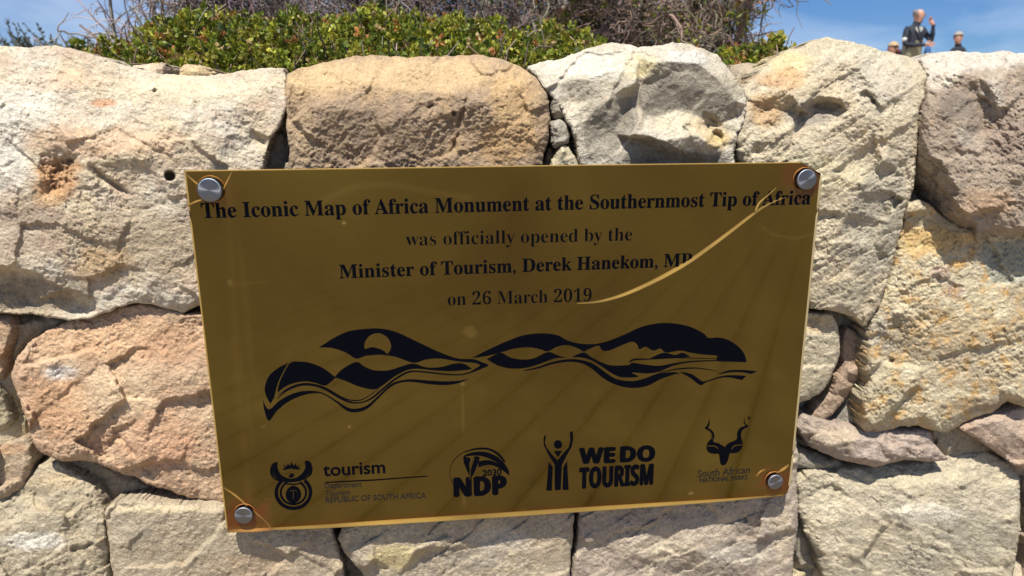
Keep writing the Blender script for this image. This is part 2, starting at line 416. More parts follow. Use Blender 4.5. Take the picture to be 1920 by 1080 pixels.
# faceted grey-white block
S.append(dict(seed=3, label='white and grey block with sharp chiselled facets in the top course', c=(PALE, GREY, (206,198,182)), rim=2.4, round=7, bed=-30, rough=0.55, smooth=1, chip=0.5, relief=1.7, stretch=2.2,
 o=[(985,123,7),(1010,118,7),(1060,107,7),(1090,95,7),(1112,87,7),(1150,80,6.5),(1180,83,6),(1195,90,6),(1230,86,5.5),(1262,79,5),(1285,82,5),(1320,92,5),(1345,103,5),(1362,125,4.5),(1380,150,4),(1396,168,3.6),(1400,195,3),(1396,225,2.4),(1384,250,2.2),(1376,285,2.6),(1384,330,2.6),(1370,420,2.5),(1110,420,2.5),(1095,330,2.4),(1084,290,2.6),(1076,250,2.6),(1062,222,2.8),(1044,190,3.4),(1022,165,4),(1008,146,6)],
 pts=[(1130,180,0.9),(1152,178,0.7),(1190,155,0.5),(1233,117,0.6),(1258,115,0.7),(1310,118,1.0),(1345,145,1.0),(1380,190,1.0),(1385,215,1.5),
      (1098,226,1.0),(1115,205,0.8),(1180,185,1.6),(1196,195,1.5),(1198,160,1.6),(1205,205,1.1),(1225,220,1.0),(1260,208,1.15),(1290,208,1.25),(1320,222,1.25),(1345,235,1.3),(1240,150,0.9),(1320,170,1.0),(1300,255,-.1),(1330,270,0.0),(1318,290,0.3),
      (1180,255,-0.2),(1195,235,0.2),(1215,255,-.3),(1240,262,0.0),(1275,280,0.2),(1110,270,1.0),(1150,250,1.1),(1140,290,0.4),(1180,262,1.0),(1160,300,.2),(1215,275,1.2),(1260,300,1.0),(1220,310,1.6),(1330,320,1.2),
      (1060,150,3.6),(1100,150,2.6),(1150,130,2.8),(1200,110,3.4),(1070,190,1.8),(1105,190,1.2),(1280,95,3.4)],
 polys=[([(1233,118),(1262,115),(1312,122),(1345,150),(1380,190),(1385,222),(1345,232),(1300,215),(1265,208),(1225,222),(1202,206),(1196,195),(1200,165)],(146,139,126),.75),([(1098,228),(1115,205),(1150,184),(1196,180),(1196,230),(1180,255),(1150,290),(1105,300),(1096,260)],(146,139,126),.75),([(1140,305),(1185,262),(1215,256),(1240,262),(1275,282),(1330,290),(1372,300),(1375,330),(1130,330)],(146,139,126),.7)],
 pits=[(1330,236,26,1.4),(1345,258,14,1.2),(1290,240,10,.4)],
 blobs=[(1195,125,40,24,(222,206,156),0.7),(1318,232,34,20,(212,164,92),0.85),(1345,262,30,20,(212,182,120),0.7),(1280,180,110,42,(160,152,140),0.85),(1150,230,60,40,(160,152,138),0.7),(1290,230,70,30,(220,208,180),0.7),(1230,295,130,16,(160,154,142),0.6),(1290,110,40,14,(222,220,214),0.6),(1110,120,90,30,(226,220,206),0.7)]))
# tall right block reaching down beside the plaque
S.append(dict(seed=4, label='tall cream block with a scooped hollow to the right of the plaque', c=(CREAM, (206,196,172), (190,176,152)), rim=2.4, round=11, bed=-35, rough=1.2, steps=0.35, steppx=30, smooth=3,
 o=[(1395,168,4.2),(1425,136,5),(1452,110,6),(1480,92,6.5),(1510,88,6.5),(1530,75,6.5),(1555,70,6.5),(1600,79,6.5),(1650,94,6.5),(1690,103,6),(1722,113,5.5),(1737,140,4),(1733,180,2.8),(1724,205,2.2),(1720,240,2),(1720,290,2),(1716,330,2),(1708,370,2),(1695,400,1.8),(1688,440,1.8),(1672,500,1.8),(1660,545,1.8),(1645,580,1.7),(1622,612,1.6),(1600,596,1.6),(1570,584,1.6),(1520,580,1.8),(1480,560,2),(1440,400,2.2),(1405,330,2.4),(1388,300,2.6),(1384,255,2.4),(1398,220,2.4)],
 pts=[(1430,190,1.4),(1480,170,1.0),(1500,200,0.2),(1540,180,0.5),(1575,187,0.2),(1590,210,0.3),(1560,240,0.1),(1520,235,0.6),(1490,205,1.6),(1530,198,1.9),(1570,200,1.6),(1520,215,1.2),(1600,150,1.2),(1650,170,0.8),(1700,180,0.9),(1640,240,0.2),(1690,260,0.4),
      (1560,300,0.0),(1460,250,0.4),(1440,280,0.5),(1520,280,0.1),(1680,295,0.2),(1655,300,-0.3),(1620,345,-0.3),(1590,395,-0.3),(1560,455,-0.2),(1555,480,0.1),(1640,320,0.6),(1700,330,0.9),(1675,370,0.6),(1600,420,.55),(1640,460,0.5),(1570,500,0.4),(1600,515,0.3),(1660,520,0.7),(1560,535,0.2),(1600,545,0.0),(1625,560,0.5),
      (1480,120,3.8),(1550,110,3.6),(1600,115,3.2),(1680,130,3.2),(1540,350,0.1),(1530,430,.1),(1545,520,0.1)],
 pits=[(1432,205,24,0.9),(1450,235,20,0.7),(1620,180,10,0.5),(1637,190,6,.5),(1420,280,16,0.8)],
 polys=[([(1655,300),(1680,293),(1700,340),(1690,420),(1670,480),(1640,520),(1600,500),(1560,470),(1590,395),(1620,345)],(182,174,156),.6)],
 grooves=[(1620,165,1655,205,4,0.5),(1480,196,1590,196,5,0.3)],
 blobs=[(1478,118,45,28,(224,202,150),0.65),(1468,148,46,22,(210,164,116),0.6),(1440,205,40,36,(196,160,116),0.7),(1520,212,56,28,(156,148,136),0.8),(1650,150,70,50,(200,192,178),0.6),(1640,420,60,110,(176,168,150),0.7),(1590,550,60,30,(170,162,142),0.7),(1690,290,30,40,(176,166,148),0.5),(1560,330,60,40,(220,206,170),0.6),(1510,300,50,20,(206,196,160),.5)]))
# far right top block
S.append(dict(seed=5, relief=1.9, label='block at the top right, white on top and dark brown grey below', c=((170,152,134), (184,168,150), (150,132,116)), rim=2.0, round=11, bed=30, rough=1.4, steps=0.2,
 o=[(1728,112,5.5),(1760,97,6.5),(1800,96,7),(1830,98,7),(1880,97,7),(1930,99,7),(2030,104,7),(2030,450,2),(1920,440,1.6),(1890,446,1.6),(1860,444,1.6),(1832,454,1.6),(1812,449,4.2),(1786,434,4.8),(1757,408,5),(1740,380,5),(1728,350,4.6),(1716,325,3.6),(1721,290,2),(1722,240,2),(1728,205,2.2),(1736,180,2.8),(1738,145,4)],
 pts=[(1760,165,0.8),(1800,168,0.8),(1830,200,0.3),(1812,230,-0.5),(1760,210,-0.3),(1745,250,-0.4),(1770,310,-0.7),(1800,280,-0.6),(1850,170,1.1),(1870,130,2.0),(1900,120,2.6),(1845,235,0.8),(1880,240,0.3),(1930,250,0.1),(1860,160,0.5),(1840,190,0.9),(1850,300,-0.4),(1900,330,-0.5),(1960,340,-0.3),(1800,360,-0.8),(1830,420,-0.6),(1890,410,-0.6),(1790,400,-0.5),(1780,140,2.6),(1830,140,2.6),(1990,200,.8)],
 blobs=[(1830,108,140,26,(216,206,192),0.9),(1760,140,40,26,(222,212,196),0.8),(1860,180,24,40,(200,190,176),0.6),(1790,200,40,30,(120,110,100),0.7),(1850,380,60,30,(196,160,124),0.5),(1900,260,50,40,(150,130,120),0.5),(1810,255,30,20,(186,176,160),.6)]))
# ochre block on the right
S.append(dict(seed=6, label='large ochre yellow block at the right edge of the frame', oc=1.0, ocs=34, occ=(206,168,112), speck=0.7, c=((212,198,166), (184,166,138), (218,208,180)), rim=2.0, round=12, bed=-25, rough=1.5, y=0.004,
 o=[(1700,388,2.4),(1722,372,2.4),(1745,385,2.4),(1765,405,2.2),(1800,425,2.2),(1850,430,2.2),(1920,425,2.2),(2030,430,2.2),(2030,740,2),(1960,745,2),(1920,764,2),(1890,752,2.2),(1862,773,2.4),(1812,788,2.4),(1778,812,2.2),(1745,806,2),(1720,798,2.2),(1690,800,2.2),(1665,806,2),(1640,815,1.8),(1622,808,1.8),(1612,785,1.8),(1612,745,1.8),(1623,715,1.8),(1622,680,1.8),(1626,640,1.8),(1632,600,1.8),(1650,570,1.8),(1668,520,2),(1680,470,2.2),(1692,420,2.4)],
 pts=[(1720,430,0.9),(1760,470,0.3),(1830,470,0.8),(1840,520,0.5),(1900,530,0.9),(1880,480,1.0),(1700,520,0.2),(1680,600,0.1),(1740,560,-0.1),(1800,600,-0.2),(1880,620,-0.1),(1660,640,0.3),(1650,690,0.1),(1680,720,-0.2),(1760,700,-0.1),(1860,700,-0.1),(1650,760,-.1),(1700,770,-0.1),(1770,750,-0.1),(1830,740,0),(1875,733,0.1),(1640,800,0.1),(1980,600,0),(1980,700,0.2)],
 polys=[([(1842,455),(1935,450),(1940,520),(1900,532),(1862,528),(1845,500)],(172,170,154),.9)],
 pits=[(1676,610,18,0.5),(1672,675,5,0.5),(1690,560,16,.4),(1730,600,14,.4),(1850,600,20,.4)],
 blobs=[(1888,495,58,40,(206,200,180),0.95),(1760,512,20,16,(188,164,150),0.8),(1790,545,18,16,(180,150,140),0.7),(1740,450,70,30,(220,182,112),0.7),(1655,620,34,50,(190,182,164),0.7),(1660,760,40,40,(206,192,160),0.6),(1820,760,80,14,(170,146,120),0.6),(1780,620,120,40,(190,164,124),0.35),(1700,400,30,18,(190,170,140),.5)]))
# small light block against the plaque
S.append(dict(seed=7, label='cream block half hidden by the right edge of the plaque', c=((206,194,168),(196,184,158)), rim=2.0, round=9, bed=-40, rough=0.9, y=0.008,
 o=[(1430,600),(1505,590),(1535,588),(1560,590),(1570,606),(1576,632),(1574,664),(1566,690),(1548,728),(1520,748),(1490,758),(1440,765)],
 pts=[(1520,630,0.4),(1540,680,0.3),(1500,710,0.3),(1530,600,1.2),(1460,680,.3)], blobs=[(1530,610,40,16,(216,184,140),0.5)]))
S.append(dict(seed=8, label='narrow brown stone wedged upright in the joint', c=((182,156,134),(168,148,128)), rim=1.6, round=7, bed=60, rough=1.0, y=0.022,
 inset=False, jag=1.0, chip=0.6,
 o=[(1586,612,2.6),(1602,620,2.6),(1626,650),(1628,672),(1619,704),(1602,716),(1590,742),(1560,778),(1534,796),(1516,792),(1530,760),(1560,738),(1566,712),(1582,684),(1579,640)],
 pts=[(1603,650,0.6),(1596,700,-0.2),(1612,690,.2),(1584,708,0.2),(1566,748,0.5),(1590,728,.0),(1540,778,.4)]))
S.append(dict(seed=9, label='flat pinkish slab between two large blocks right of the plaque', c=((186,168,156),(176,160,146)), rim=1.8, round=7, bed=8, rough=1.0, chip=0.7, inset=False, jag=1.2, y=0.006,
 o=[(1496,802,2.4),(1508,780,2.6),(1530,784,2.2),(1565,795,2.2),(1600,800,2.4),(1650,808,2.4),(1700,806,2.4),(1745,808,2.2),(1752,832,2),(1766,848,1.8),(1780,862,1.6),(1742,866,1.6),(1700,862,1.6),(1668,869,1.6),(1640,876,1.6),(1600,868,1.6),(1570,860,1.6),(1540,848,1.8),(1515,835,2.2)],
 pts=[(1512,800,0.9),(1530,822,0.2),(1550,835,0.2),(1545,806,0.5),(1590,828,-0.3),(1600,858,-0.1),(1628,862,-0.2),(1645,866,-.2),(1640,822,0.3),(1700,824,0.2),(1735,826,0.3),(1690,856,0.0),(1740,858,0.2)], blobs=[(1560,820,50,20,(206,188,160),0.5)]))
S.append(dict(seed=10, label='broad grey cream block at the bottom right', c=((196,184,160),(186,176,156),(210,196,166)), rim=2.2, round=12, bed=18, rough=1.1, steps=0.3, steppx=40, y=0.004,
 o=[(1494,905,3),(1512,888,3.2),(1560,880,4),(1620,876,4.4),(1690,870,4.6),(1750,866,4.8),(1790,850,4.6),(1850,846,4.4),(1890,868,3.8),(1912,895,3),(1914,940,2.2),(1913,1000,2),(1905,1050,2),(1893,1110,2),(1880,1190,2),(1560,1190,2),(1545,1090,2),(1532,1040,2),(1512,1000,2.2),(1498,960,2.4)],
 pts=[(1530,930,1.0),(1600,915,0.9),(1700,910,0.8),(1800,905,0.7),(1870,920,0.8),(1540,980,0.3),(1560,1010,0.5),(1600,970,0.1),(1700,960,-.1),(1680,1000,0.4),(1790,960,0.2),(1850,985,0.2),(1720,1040,0.1),(1820,1040,0),(1600,1050,0.2),(1700,1100,0.1),(1800,1130,0.2)],
 blobs=[(1740,965,80,22,(226,218,200),0.7),(1560,960,24,30,(220,208,184),0.5),(1830,1000,70,36,(172,166,148),0.6),(1700,1050,110,24,(172,164,146),0.5),(1660,900,130,20,(198,188,160),.5)]))
S.append(dict(seed=11, label='pinkish stone cut by the right edge of the frame', c=((198,164,140),(190,170,152)), rim=2.0, round=9, bed=25, rough=0.9, y=0.006,
 o=[(1806,806,2),(1830,788,2.4),(1870,775,2.8),(1905,766,3),(1940,758,3),(2030,750,3),(2030,900,2),(1960,890,2),(1925,882,1.8),(1900,872,1.8),(1872,850,1.8),(1840,828,1.8)],
 pts=[(1850,806,0.6),(1890,805,0.2),(1930,830,0),(1900,850,0.4),(1980,830,0)]))
S.append(dict(seed=12, label='pinkish grey block at the bottom right corner', c=((186,166,148),(176,160,146)), rim=2.2, round=8, rough=1.0, y=0.01,
 o=[(1922,900),(1960,905),(2030,910),(2030,1190),(1900,1190),(1904,1120),(1916,1060),(1922,1000)], pts=[(1970,1000,0),(1960,1100,0)]))
S.append(dict(seed=13, y=-0.005, label='pinkish grey block below the right half of the plaque', c=((184,168,152),(174,160,146),(204,190,168)), rim=2.0, round=10, bed=-28, rough=1.0, steps=0.3, steppx=36,
 o=[(1083,880),(1300,850),(1478,812,1.6),(1494,820,1.2),(1497,860,1.4),(1493,900,1.4),(1498,950,1.8),(1494,1010,1.8),(1486,1060,1.8),(1490,1110,1.8),(1480,1190,1.8),(1074,1190,1.8),(1070,1120,1.8),(1076,1060,1.8),(1083,1015,1.8),(1086,960,1.8)],
 pts=[(1489,870,0.2),(1150,975,0.4),(1130,1010,0.6),(1180,1030,-0.1),(1250,980,0.2),(1350,970,0),(1430,960,0),(1460,1040,0.1),(1300,1030,-0.1),(1380,1060,0.3),(1250,1065,0.9),(1330,1090,0.7),(1150,1070,0.7),(1400,1120,0.3)],
 pits=[(1397,975,6,0.5)], blobs=[(1240,1030,80,20,(216,202,176),0.6),(1380,1040,70,22,(220,210,194),0.6),(1470,1000,20,50,(220,202,172),.5)]))
S.append(dict(seed=14, y=-0.005, label='grey cream block below the middle of the plaque', c=((186,170,148),(178,166,150),(206,192,160)), rim=2.0, round=10, bed=-35, rough=1.0, steps=0.35, steppx=44,
 o=[(634,880),(1072,880),(1078,960,1.6),(1074,1000,1.6),(1070,1050,1.6),(1066,1110,1.6),(1060,1190,1.6),(706,1190,2),(692,1130,2),(688,1086,2.2),(668,1060,2.2),(644,1036,2.2),(634,1010,2),(642,985,1.8)],
 pts=[(700,980,0.3),(660,1010,0.4),(720,1035,0.0),(780,1030,-0.4),(790,1040,0.5),(900,1020,0.3),(860,1060,0.4),(960,980,0.3),(940,1050,0.0),(1030,1020,0.1),(1000,1090,0.1),(820,1110,0.4),(740,1090,0.2)],
 blobs=[(740,1045,50,26,(216,198,148),0.8),(930,1010,60,24,(214,204,188),0.5),(880,1050,70,24,(164,156,142),0.5),(700,990,50,20,(206,192,158),.5)]))
S.append(dict(seed=15, y=-0.005, label='flat faced grey cream block below the left corner of the plaque', c=((188,174,150),(182,166,144),(198,180,152)), rim=1.6, round=9, bed=-30, rough=0.75,
 o=[(196,962),(202,948,2.2),(240,938,2.6),(290,938,2.6),(335,946,2.4),(380,944,2.4),(430,946,2),(500,930,1.8),(618,940,1.6),(622,985,1.4),(626,1010,1.4),(636,1040,1.4),(644,1080,1.6),(650,1190,1.6),(222,1190,1.6),(216,1120,1.6),(210,1070,1.6),(204,1020,1.6)],
 pts=[(230,960,0.2),(330,965,0.3),(420,970,0.2),(300,1050,0.1),(450,1040,0),(560,1020,0),(600,990,0.4),(610,1060,0.6),(380,1110,0.2),(560,1120,0.2)],
 blobs=[(300,955,90,8,(224,208,170),0.6),(460,1060,90,24,(196,170,140),0.5),(250,990,50,30,(176,166,146),.5)]))
S.append(dict(seed=16, label='rugged cream block at the bottom left corner', c=((190,176,150),(196,184,160),(176,160,134)), rim=2.0, round=12, bed=-22, rough=1.1, steps=0.4, steppx=46,
 o=[(-90,955,3),(0,945,3.2),(30,925,3.4),(58,890,3.8),(72,872,4),(110,868,4),(140,885,3.6),(168,905,3),(190,930,2.4),(197,950,2),(198,1000,1.8),(204,1060,1.8),(210,1120,1.8),(214,1190,1.8),(-90,1190,2)],
 pts=[(60,930,1.6),(110,925,0.6),(130,950,0.2),(160,960,.6),(60,970,0.3),(100,1005,0.1),(30,990,0.5),(150,1000,0.7),(180,1020,0.3),(60,1050,0.0),(130,1070,0),(10,1090,0.2),(-40,1000,.5),(100,1140,.1)],
 blobs=[(60,1015,70,18,(228,222,210),0.8),(110,900,50,20,(200,176,140),0.5)]))
S.append(dict(seed=17, label='orange sandstone block left of the plaque', oc=0.15, c=(ORANGE,(206,180,150),(196,156,126)), rim=2.0, round=12, bed=-24, rough=1.15,
 o=[(20,705,2.2),(28,675,2.4),(52,645,3),(80,625,3.6),(120,605,4),(160,594,4),(200,586,3.6),(232,575,3.2),(262,570,3.2),(300,576,3),(345,590,2.6),(380,590,2.4),(470,600,2),(490,800,2),(480,935,2),(420,950,1.6),(392,938,1.6),(352,932,1.6),(318,920,1.7),(275,908,1.8),(250,893,2),(228,887,1.8),(190,873,1.8),(162,862,1.8),(130,866,1.6),(100,860,1.6),(72,846,1.6),(58,822,1.6),(50,790,1.6),(36,750,1.8)],
 pts=[(70,680,0.6),(120,650,0.9),(200,640,0.8),(270,650,0.8),(330,620,1.0),(370,610,1),(100,720,0.1),(115,700,0.4),(200,720,-0.1),(300,700,-0.1),(360,700,-0.1),(80,780,0.0),(90,830,0.3),(150,830,0.1),(215,805,0.2),(245,830,0.0),(265,868,0.2),(275,875,1.0),(218,810,0.7),(200,845,0.6),(230,860,0.3),(300,850,0.0),(380,830,0),(330,900,0.2),(390,900,0.3),(280,780,-0.1),(170,760,0)],
 pits=[(112,700,22,0.4)], grooves=[(215,808,262,862,7,.5)],
 blobs=[(112,700,34,16,(206,202,198),0.8),(120,760,80,60,(212,166,124),0.5),(220,740,70,50,(222,196,162),0.7),(230,640,170,40,(214,172,132),0.5),(330,650,60,40,(184,144,116),0.5),(300,830,90,60,(208,160,126),0.5)]))
S.append(dict(seed=18, label='small grey stone cut by the left edge, upper of three', c=((176,160,142),(186,150,116)), rim=1.6, round=8, y=0.02,
 o=[(-90,590),(0,588),(24,592),(30,606),(28,630),(20,655),(17,690),(8,712),(-90,716)], pts=[(0,640,0),(-40,650,0)]))
S.append(dict(seed=19, label='small yellowish stone cut by the left edge, middle of three', c=((196,184,150),(180,168,140)), rim=1.6, round=8, y=0.02,
 o=[(-90,722),(0,720),(12,728),(22,755),(28,785),(20,802),(0,812),(-90,820)], pts=[(-5,765,0),(-40,770,0)]))
S.append(dict(seed=20, label='small rounded stone cut by the left edge, lowest of three', c=((186,176,158),(188,166,140)), rim=1.8, round=12, y=0.015,
 o=[(-90,850),(-20,842),(20,828),(45,820),(58,832),(62,858),(56,890),(40,918),(20,932),(0,936),(-90,945)], pts=[(20,870,0.2),(-10,880,0),(20,840,.6)], blobs=[(20,842,50,12,(192,148,108),.5)]))
# little ones in the joints
S.append(dict(seed=21, label='pale pebble in the joint beside the brown top block', c=((190,182,168),(170,164,150)), rim=1.2, round=8, y=0.014, rough=1.2, jag=1.6,
 o=[(1036,228),(1050,222),(1064,234),(1069,252),(1066,268),(1052,274),(1040,280),(1032,264),(1033,244)], pts=[(1050,250,0)]))
S.append(dict(seed=22, c=((160,150,138),(176,166,150)), rim=1.2, round=6, y=0.016, rough=1.3, jag=1.6,
 o=[(1036,186),(1048,186),(1054,200),(1062,216),(1050,222),(1038,224),(1034,206)], pts=[(1045,205,0)]))
S.append(dict(seed=23, label='pointed cream chip standing on the top edge of the plaque', c=((214,202,172),(206,192,164)), rim=1.2, round=8, y=0.010, rough=.8, jag=1.6,
 o=[(1056,270),(1066,276),(1078,292),(1086,312),(1088,350),(1030,350),(1034,308),(1046,284)], pts=[(1060,305,0)]))
S.append(dict(seed=24, c=((136,124,110),(150,136,120)), rim=1.2, round=6, y=0.026, rough=1, jag=1.2,
 o=[(1030,272),(1040,284),(1034,306),(1022,330),(1016,330),(1022,295)], pts=[(1028,300,0)]))
S.append(dict(seed=25, label='small grey stone behind the joint right of the faceted block', c=((172,166,154),(160,152,138)), rim=1.4, round=8, y=0.03, rough=1.4,
 o=[(1384,222),(1404,214),(1424,240),(1428,290),(1420,330),(1386,330),(1378,290)], pts=[(1404,270,0)]))
S.append(dict(seed=26, label='grey stone deep in the joint above the plaque', c=((160,154,144),(148,142,132)), rim=1.6, round=8, y=0.045, rough=0.8,
 o=[(500,262),(520,242),(540,248),(548,330),(492,330),(496,290)], pts=[(525,285,0)]))
S.append(dict(seed=27, c=((150,138,122),(166,152,134)), rim=1.4, round=8, y=0.012, rough=1.0,
 o=[(536,306),(556,302),(584,312),(600,335),(534,340)], pts=[(558,322,0)]))
S.append(dict(seed=28, c=((170,158,140),(180,168,150)), rim=1.4, round=7, y=0.03,
 o=[(280,570),(330,578),(370,580),(400,600),(380,612),(330,602),(288,592)], pts=[(330,592,0)]))
S.append(dict(seed=29, label='grey stone set back under the ochre block', c=((150,146,136),(160,154,142)), rim=1.4, round=9, y=0.035, rough=.5,
 o=[(1548,800),(1580,752),(1606,724),(1620,730),(1612,760),(1616,800),(1600,810),(1560,812)], pts=[(1590,775,0)]))
S.append(dict(seed=30, c=((150,144,132),(164,156,140)), rim=1.6, round=9, y=0.03, rough=.6,
 o=[(1494,835),(1530,850),(1590,872),(1560,890),(1510,895),(1490,880)], pts=[(1530,870,0)]))
S.append(dict(seed=31, c=((150,146,134),(170,160,142)), rim=1.6, round=9, y=0.032, rough=.6,
 o=[(1486,955),(1508,975),(1530,1030),(1548,1090),(1560,1190),(1480,1190),(1488,1080)], pts=[(1510,1080,0)]))
S.append(dict(seed=32, c=((160,144,120),(176,160,134)), rim=1.6, round=9, y=0.03, rough=.8,
 o=[(96,862),(160,858),(240,884),(300,912),(360,930),(300,950),(210,950),(180,915),(130,885)], pts=[(200,905,0),(260,925,0)]))
S.append(dict(seed=33, c=((160,150,130),(176,164,144)), rim=1.6, round=9, y=0.035, rough=.8,
 o=[(20,590),(80,592),(140,596),(100,620),(50,650),(24,690),(14,700),(20,640)], pts=[(60,618,0)]))
S.append(dict(seed=34, c=((160,150,130),(176,164,144)), rim=1.6, round=9, y=0.035, rough=.8,
 o=[(1740,800),(1790,790),(1830,800),(1870,850),(1900,880),(1850,870),(1780,870),(1750,840)], pts=[(1800,835,0)]))
S.append(dict(seed=35, label='small white topped stone showing behind the top course', c=((196,184,160),(170,152,128)), rim=2.0, round=9, y=0.075, rough=.7,
 o=[(1368,124,5),(1400,119,5),(1440,123,4.5),(1436,140,1),(1424,154,1),(1400,168,1),(1372,165,1)], pts=[(1412,134,0.6),(1388,134,.8)]))
S.append(dict(seed=36, label='small orange stone behind the left top block', c=((224,190,160),(216,196,170)), rim=2.0, round=9, y=0.10, rough=.7,
 o=[(250,124,4),(285,118,4),(305,124,4),(310,170),(250,170)], pts=[(280,132,0.6)]))
S.append(dict(seed=37, label='small tan stone peeping over the left top block', c=((212,190,150),(200,176,136)), rim=2.0, round=9, y=0.10, rough=.7,
 o=[(335,130,4),(352,119,4),(376,124,4),(398,138,4),(398,175),(335,175)], pts=[(365,134,0.6)]))
# filler behind the plaque
S.append(dict(seed=38, c=(GREY,CREAM), rim=1.8, round=12, y=0.0, step=8,
 o=[(498,420),(1090,425),(1090,600),(1080,870),(640,870),(500,800),(486,600)], pts=[(700,600,0),(900,700,0)]))
S.append(dict(seed=39, c=(GREY,BROWN), rim=1.8, round=12, y=0.0, step=8,
 o=[(1102,425),(1378,425),(1440,590),(1425,790),(1300,845),(1095,870),(1100,600)], pts=[(1250,600,0)]))
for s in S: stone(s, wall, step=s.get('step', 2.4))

# stones beyond the frame, same plane coordinates but in metres
K = 1900.0
def PM(u, v, Y): return np.stack([np.asarray(u) / K, np.asarray(Y) + 0 * np.asarray(u), -np.asarray(v) / K], -1)
def course(xa, xb, za, zb, seed, name='stone', y=0.02):
    r = random.Random(seed); x = xa
    tones = [CREAM, PALE, GREY, ORANGE, PINK, (196,184,158), BROWN, (206,190,150)]
    while x < xb - 0.04:
        w = min(r.uniform(0.14, 0.34), xb - x)
        if xb - x - w < 0.08: w = xb - x
        g = 0.004
        j = lambda a: a + r.uniform(-0.012, 0.012)
        pts = [(x+g, j(zb)-g), (x + w*0.35, j(zb)-g), (x + w*0.7, j(zb)-g), (x+w-g, j(zb)-g), (j(x+w-g)-.004, (za+zb)/2), (x+w-g, j(za)+g), (x+w*0.5, j(za)+g), (x+g, j(za)+g), (j(x+g)+.004, (za+zb)/2)]
        o = [(p[0]*K, -p[1]*K) for p in pts]
        cx = sum(p[0] for p in o)/len(o); cz = sum(p[1] for p in o)/len(o)
        ip = [(cx + r.uniform(-.3,.3)*w*K, cz + r.uniform(-.3,.3)*(zb-za)*K, r.uniform(-1.0, 0.6)) for _ in range(4)]
        ca, cb = r.sample(tones, 2)
        stone(dict(seed=200 + r.randrange(3000), c=(ca, cb), rim=1.8, round=22, o=o, pts=ip, y=y, rough=1.3, bed=r.uniform(-40,40)), wall, step=11, mapping=PM)
        x += w
XL = float(P(-60, 500, 0)[0]); XR = float(P(1985, 500, 0)[0]); ZB = float(P(960, 1150, 0)[2]); ZT = float(P(960, 112, 0)[2])
print('XL XR ZB ZT', XL, XR, ZB, ZT)
zs = [-0.16, 0.03, 0.2, 0.37, 0.56, 0.72, ZB + 0.005]
for k in range(len(zs) - 1): course(-1.45, 1.55, zs[k], zs[k+1], 50 + k)
zs = [ZB + 0.005, ZB + 0.2, ZB + 0.36, ZT + 0.005]
for k in range(3):
    course(-1.45, XL - 0.0, zs[k], zs[k+1], 70 + k, y=0.03); course(XR, 1.55, zs[k], zs[k+1], 80 + k, y=0.03)

# mortar and rubble core behind the faces
def grid(nx, ny): 
    i, j = np.meshgrid(np.arange(nx - 1), np.arange(ny - 1)); a = (j * nx + i).ravel()
    return np.stack([a, a + 1, a + nx + 1, a + nx], 1)
gx_, gz_ = np.meshgrid(np.linspace(-1.45, 1.55, 500), np.linspace(0, ZT - 0.035, 260))
gu = gx_ * 1900; gv = gz_ * 1900
gy_ = 0.052 + 0.012 * fbm(gu, gv, 60, 4, 901, 0.6)
V1 = np.stack([gx_, gy_, gz_], -1).reshape(-1, 3)
tx, ty = np.meshgrid(np.linspace(-1.45, 1.55, 500), np.linspace(0.06, 0.42, 60))
tz = ZT - 0.035 + 0.010 * fbm(tx * 1900, ty * 1900, 50, 4, 905, 0.6)
V2 = np.stack([tx, ty, tz], -1).reshape(-1, 3); V2[:500, 2] = V1[-500:, 2]; V2[:500, 1] = V1[-500:, 1]
mc = s2l((150, 144, 130)) * (1 + 0.3 * fbm(np.r_[V1[:, 0], V2[:, 0]] * 1900, np.r_[V1[:, 2], V2[:, 1]] * 1900, 30, 3, 903))[:, None]
mo = mesh_np('mortar', np.r_[V1, V2], [grid(500, 260), grid(500, 60) + len(V1)], M_STONE, None, True, np.clip(mc, 0.05, 0.8))
adopt(mo, wall)

# ------------------------------------------------------------------ ground in front and behind
def noise_mat(name, c1, c2, scale, rough=0.9, bump=0.3, dist=0.01):
    m, nt, b = principled(name, rough=rough)
    tc = N(nt, 'ShaderNodeTexCoord'); n = N(nt, 'ShaderNodeTexNoise', in_={'Scale': scale, 'Detail': 8, 'Roughness': 0.65})
    r = N(nt, 'ShaderNodeValToRGB'); r.color_ramp.elements[0].position = 0.3; r.color_ramp.elements[1].position = 0.7
    r.color_ramp.elements[0].color = (*c1, 1); r.color_ramp.elements[1].color = (*c2, 1)
    bp = N(nt, 'ShaderNodeBump', in_={'Strength': bump, 'Distance': dist})
    nt.links.new(tc.outputs['Object'], n.inputs[0]); nt.links.new(n.outputs[0], r.inputs[0])
    nt.links.new(r.outputs[0], b.inputs['Base Color']); nt.links.new(n.outputs[0], bp.inputs['Height'])
    nt.links.new(bp.outputs[0], b.inputs['Normal'])
    return m
M_SAND = noise_mat('sandy_soil', (0.22, 0.17, 0.11), (0.36, 0.30, 0.21), 6)
M_DECK = noise_mat('weathered_timber', (0.18, 0.145, 0.10), (0.28, 0.225, 0.16), 5, 0.8)
gxx, gyy = np.meshgrid(np.concatenate([[-3000, -600, -150, -50], np.linspace(-25, 25, 101), [50, 150, 600, 3000]]), np.concatenate([np.linspace(0.40, 30, 90), [60, 200, 800, 4000]]))
gzz = 1.43 + 0.05 * fbm(gxx * 100, gyy * 100, 220, 3, 77) + np.clip((gyy - 1) / 14, 0, 1) * 0.12 - np.clip((gyy - 24) / 3000, 0, 1) * 3
gzz[np.abs(gxx) > 40] = np.minimum(gzz[np.abs(gxx) > 40], 1.45)
g = mesh_np('ground', np.stack([gxx, gyy, gzz], -1).reshape(-1, 3), grid(gxx.shape[1], gxx.shape[0]), M_SAND); structure(g)
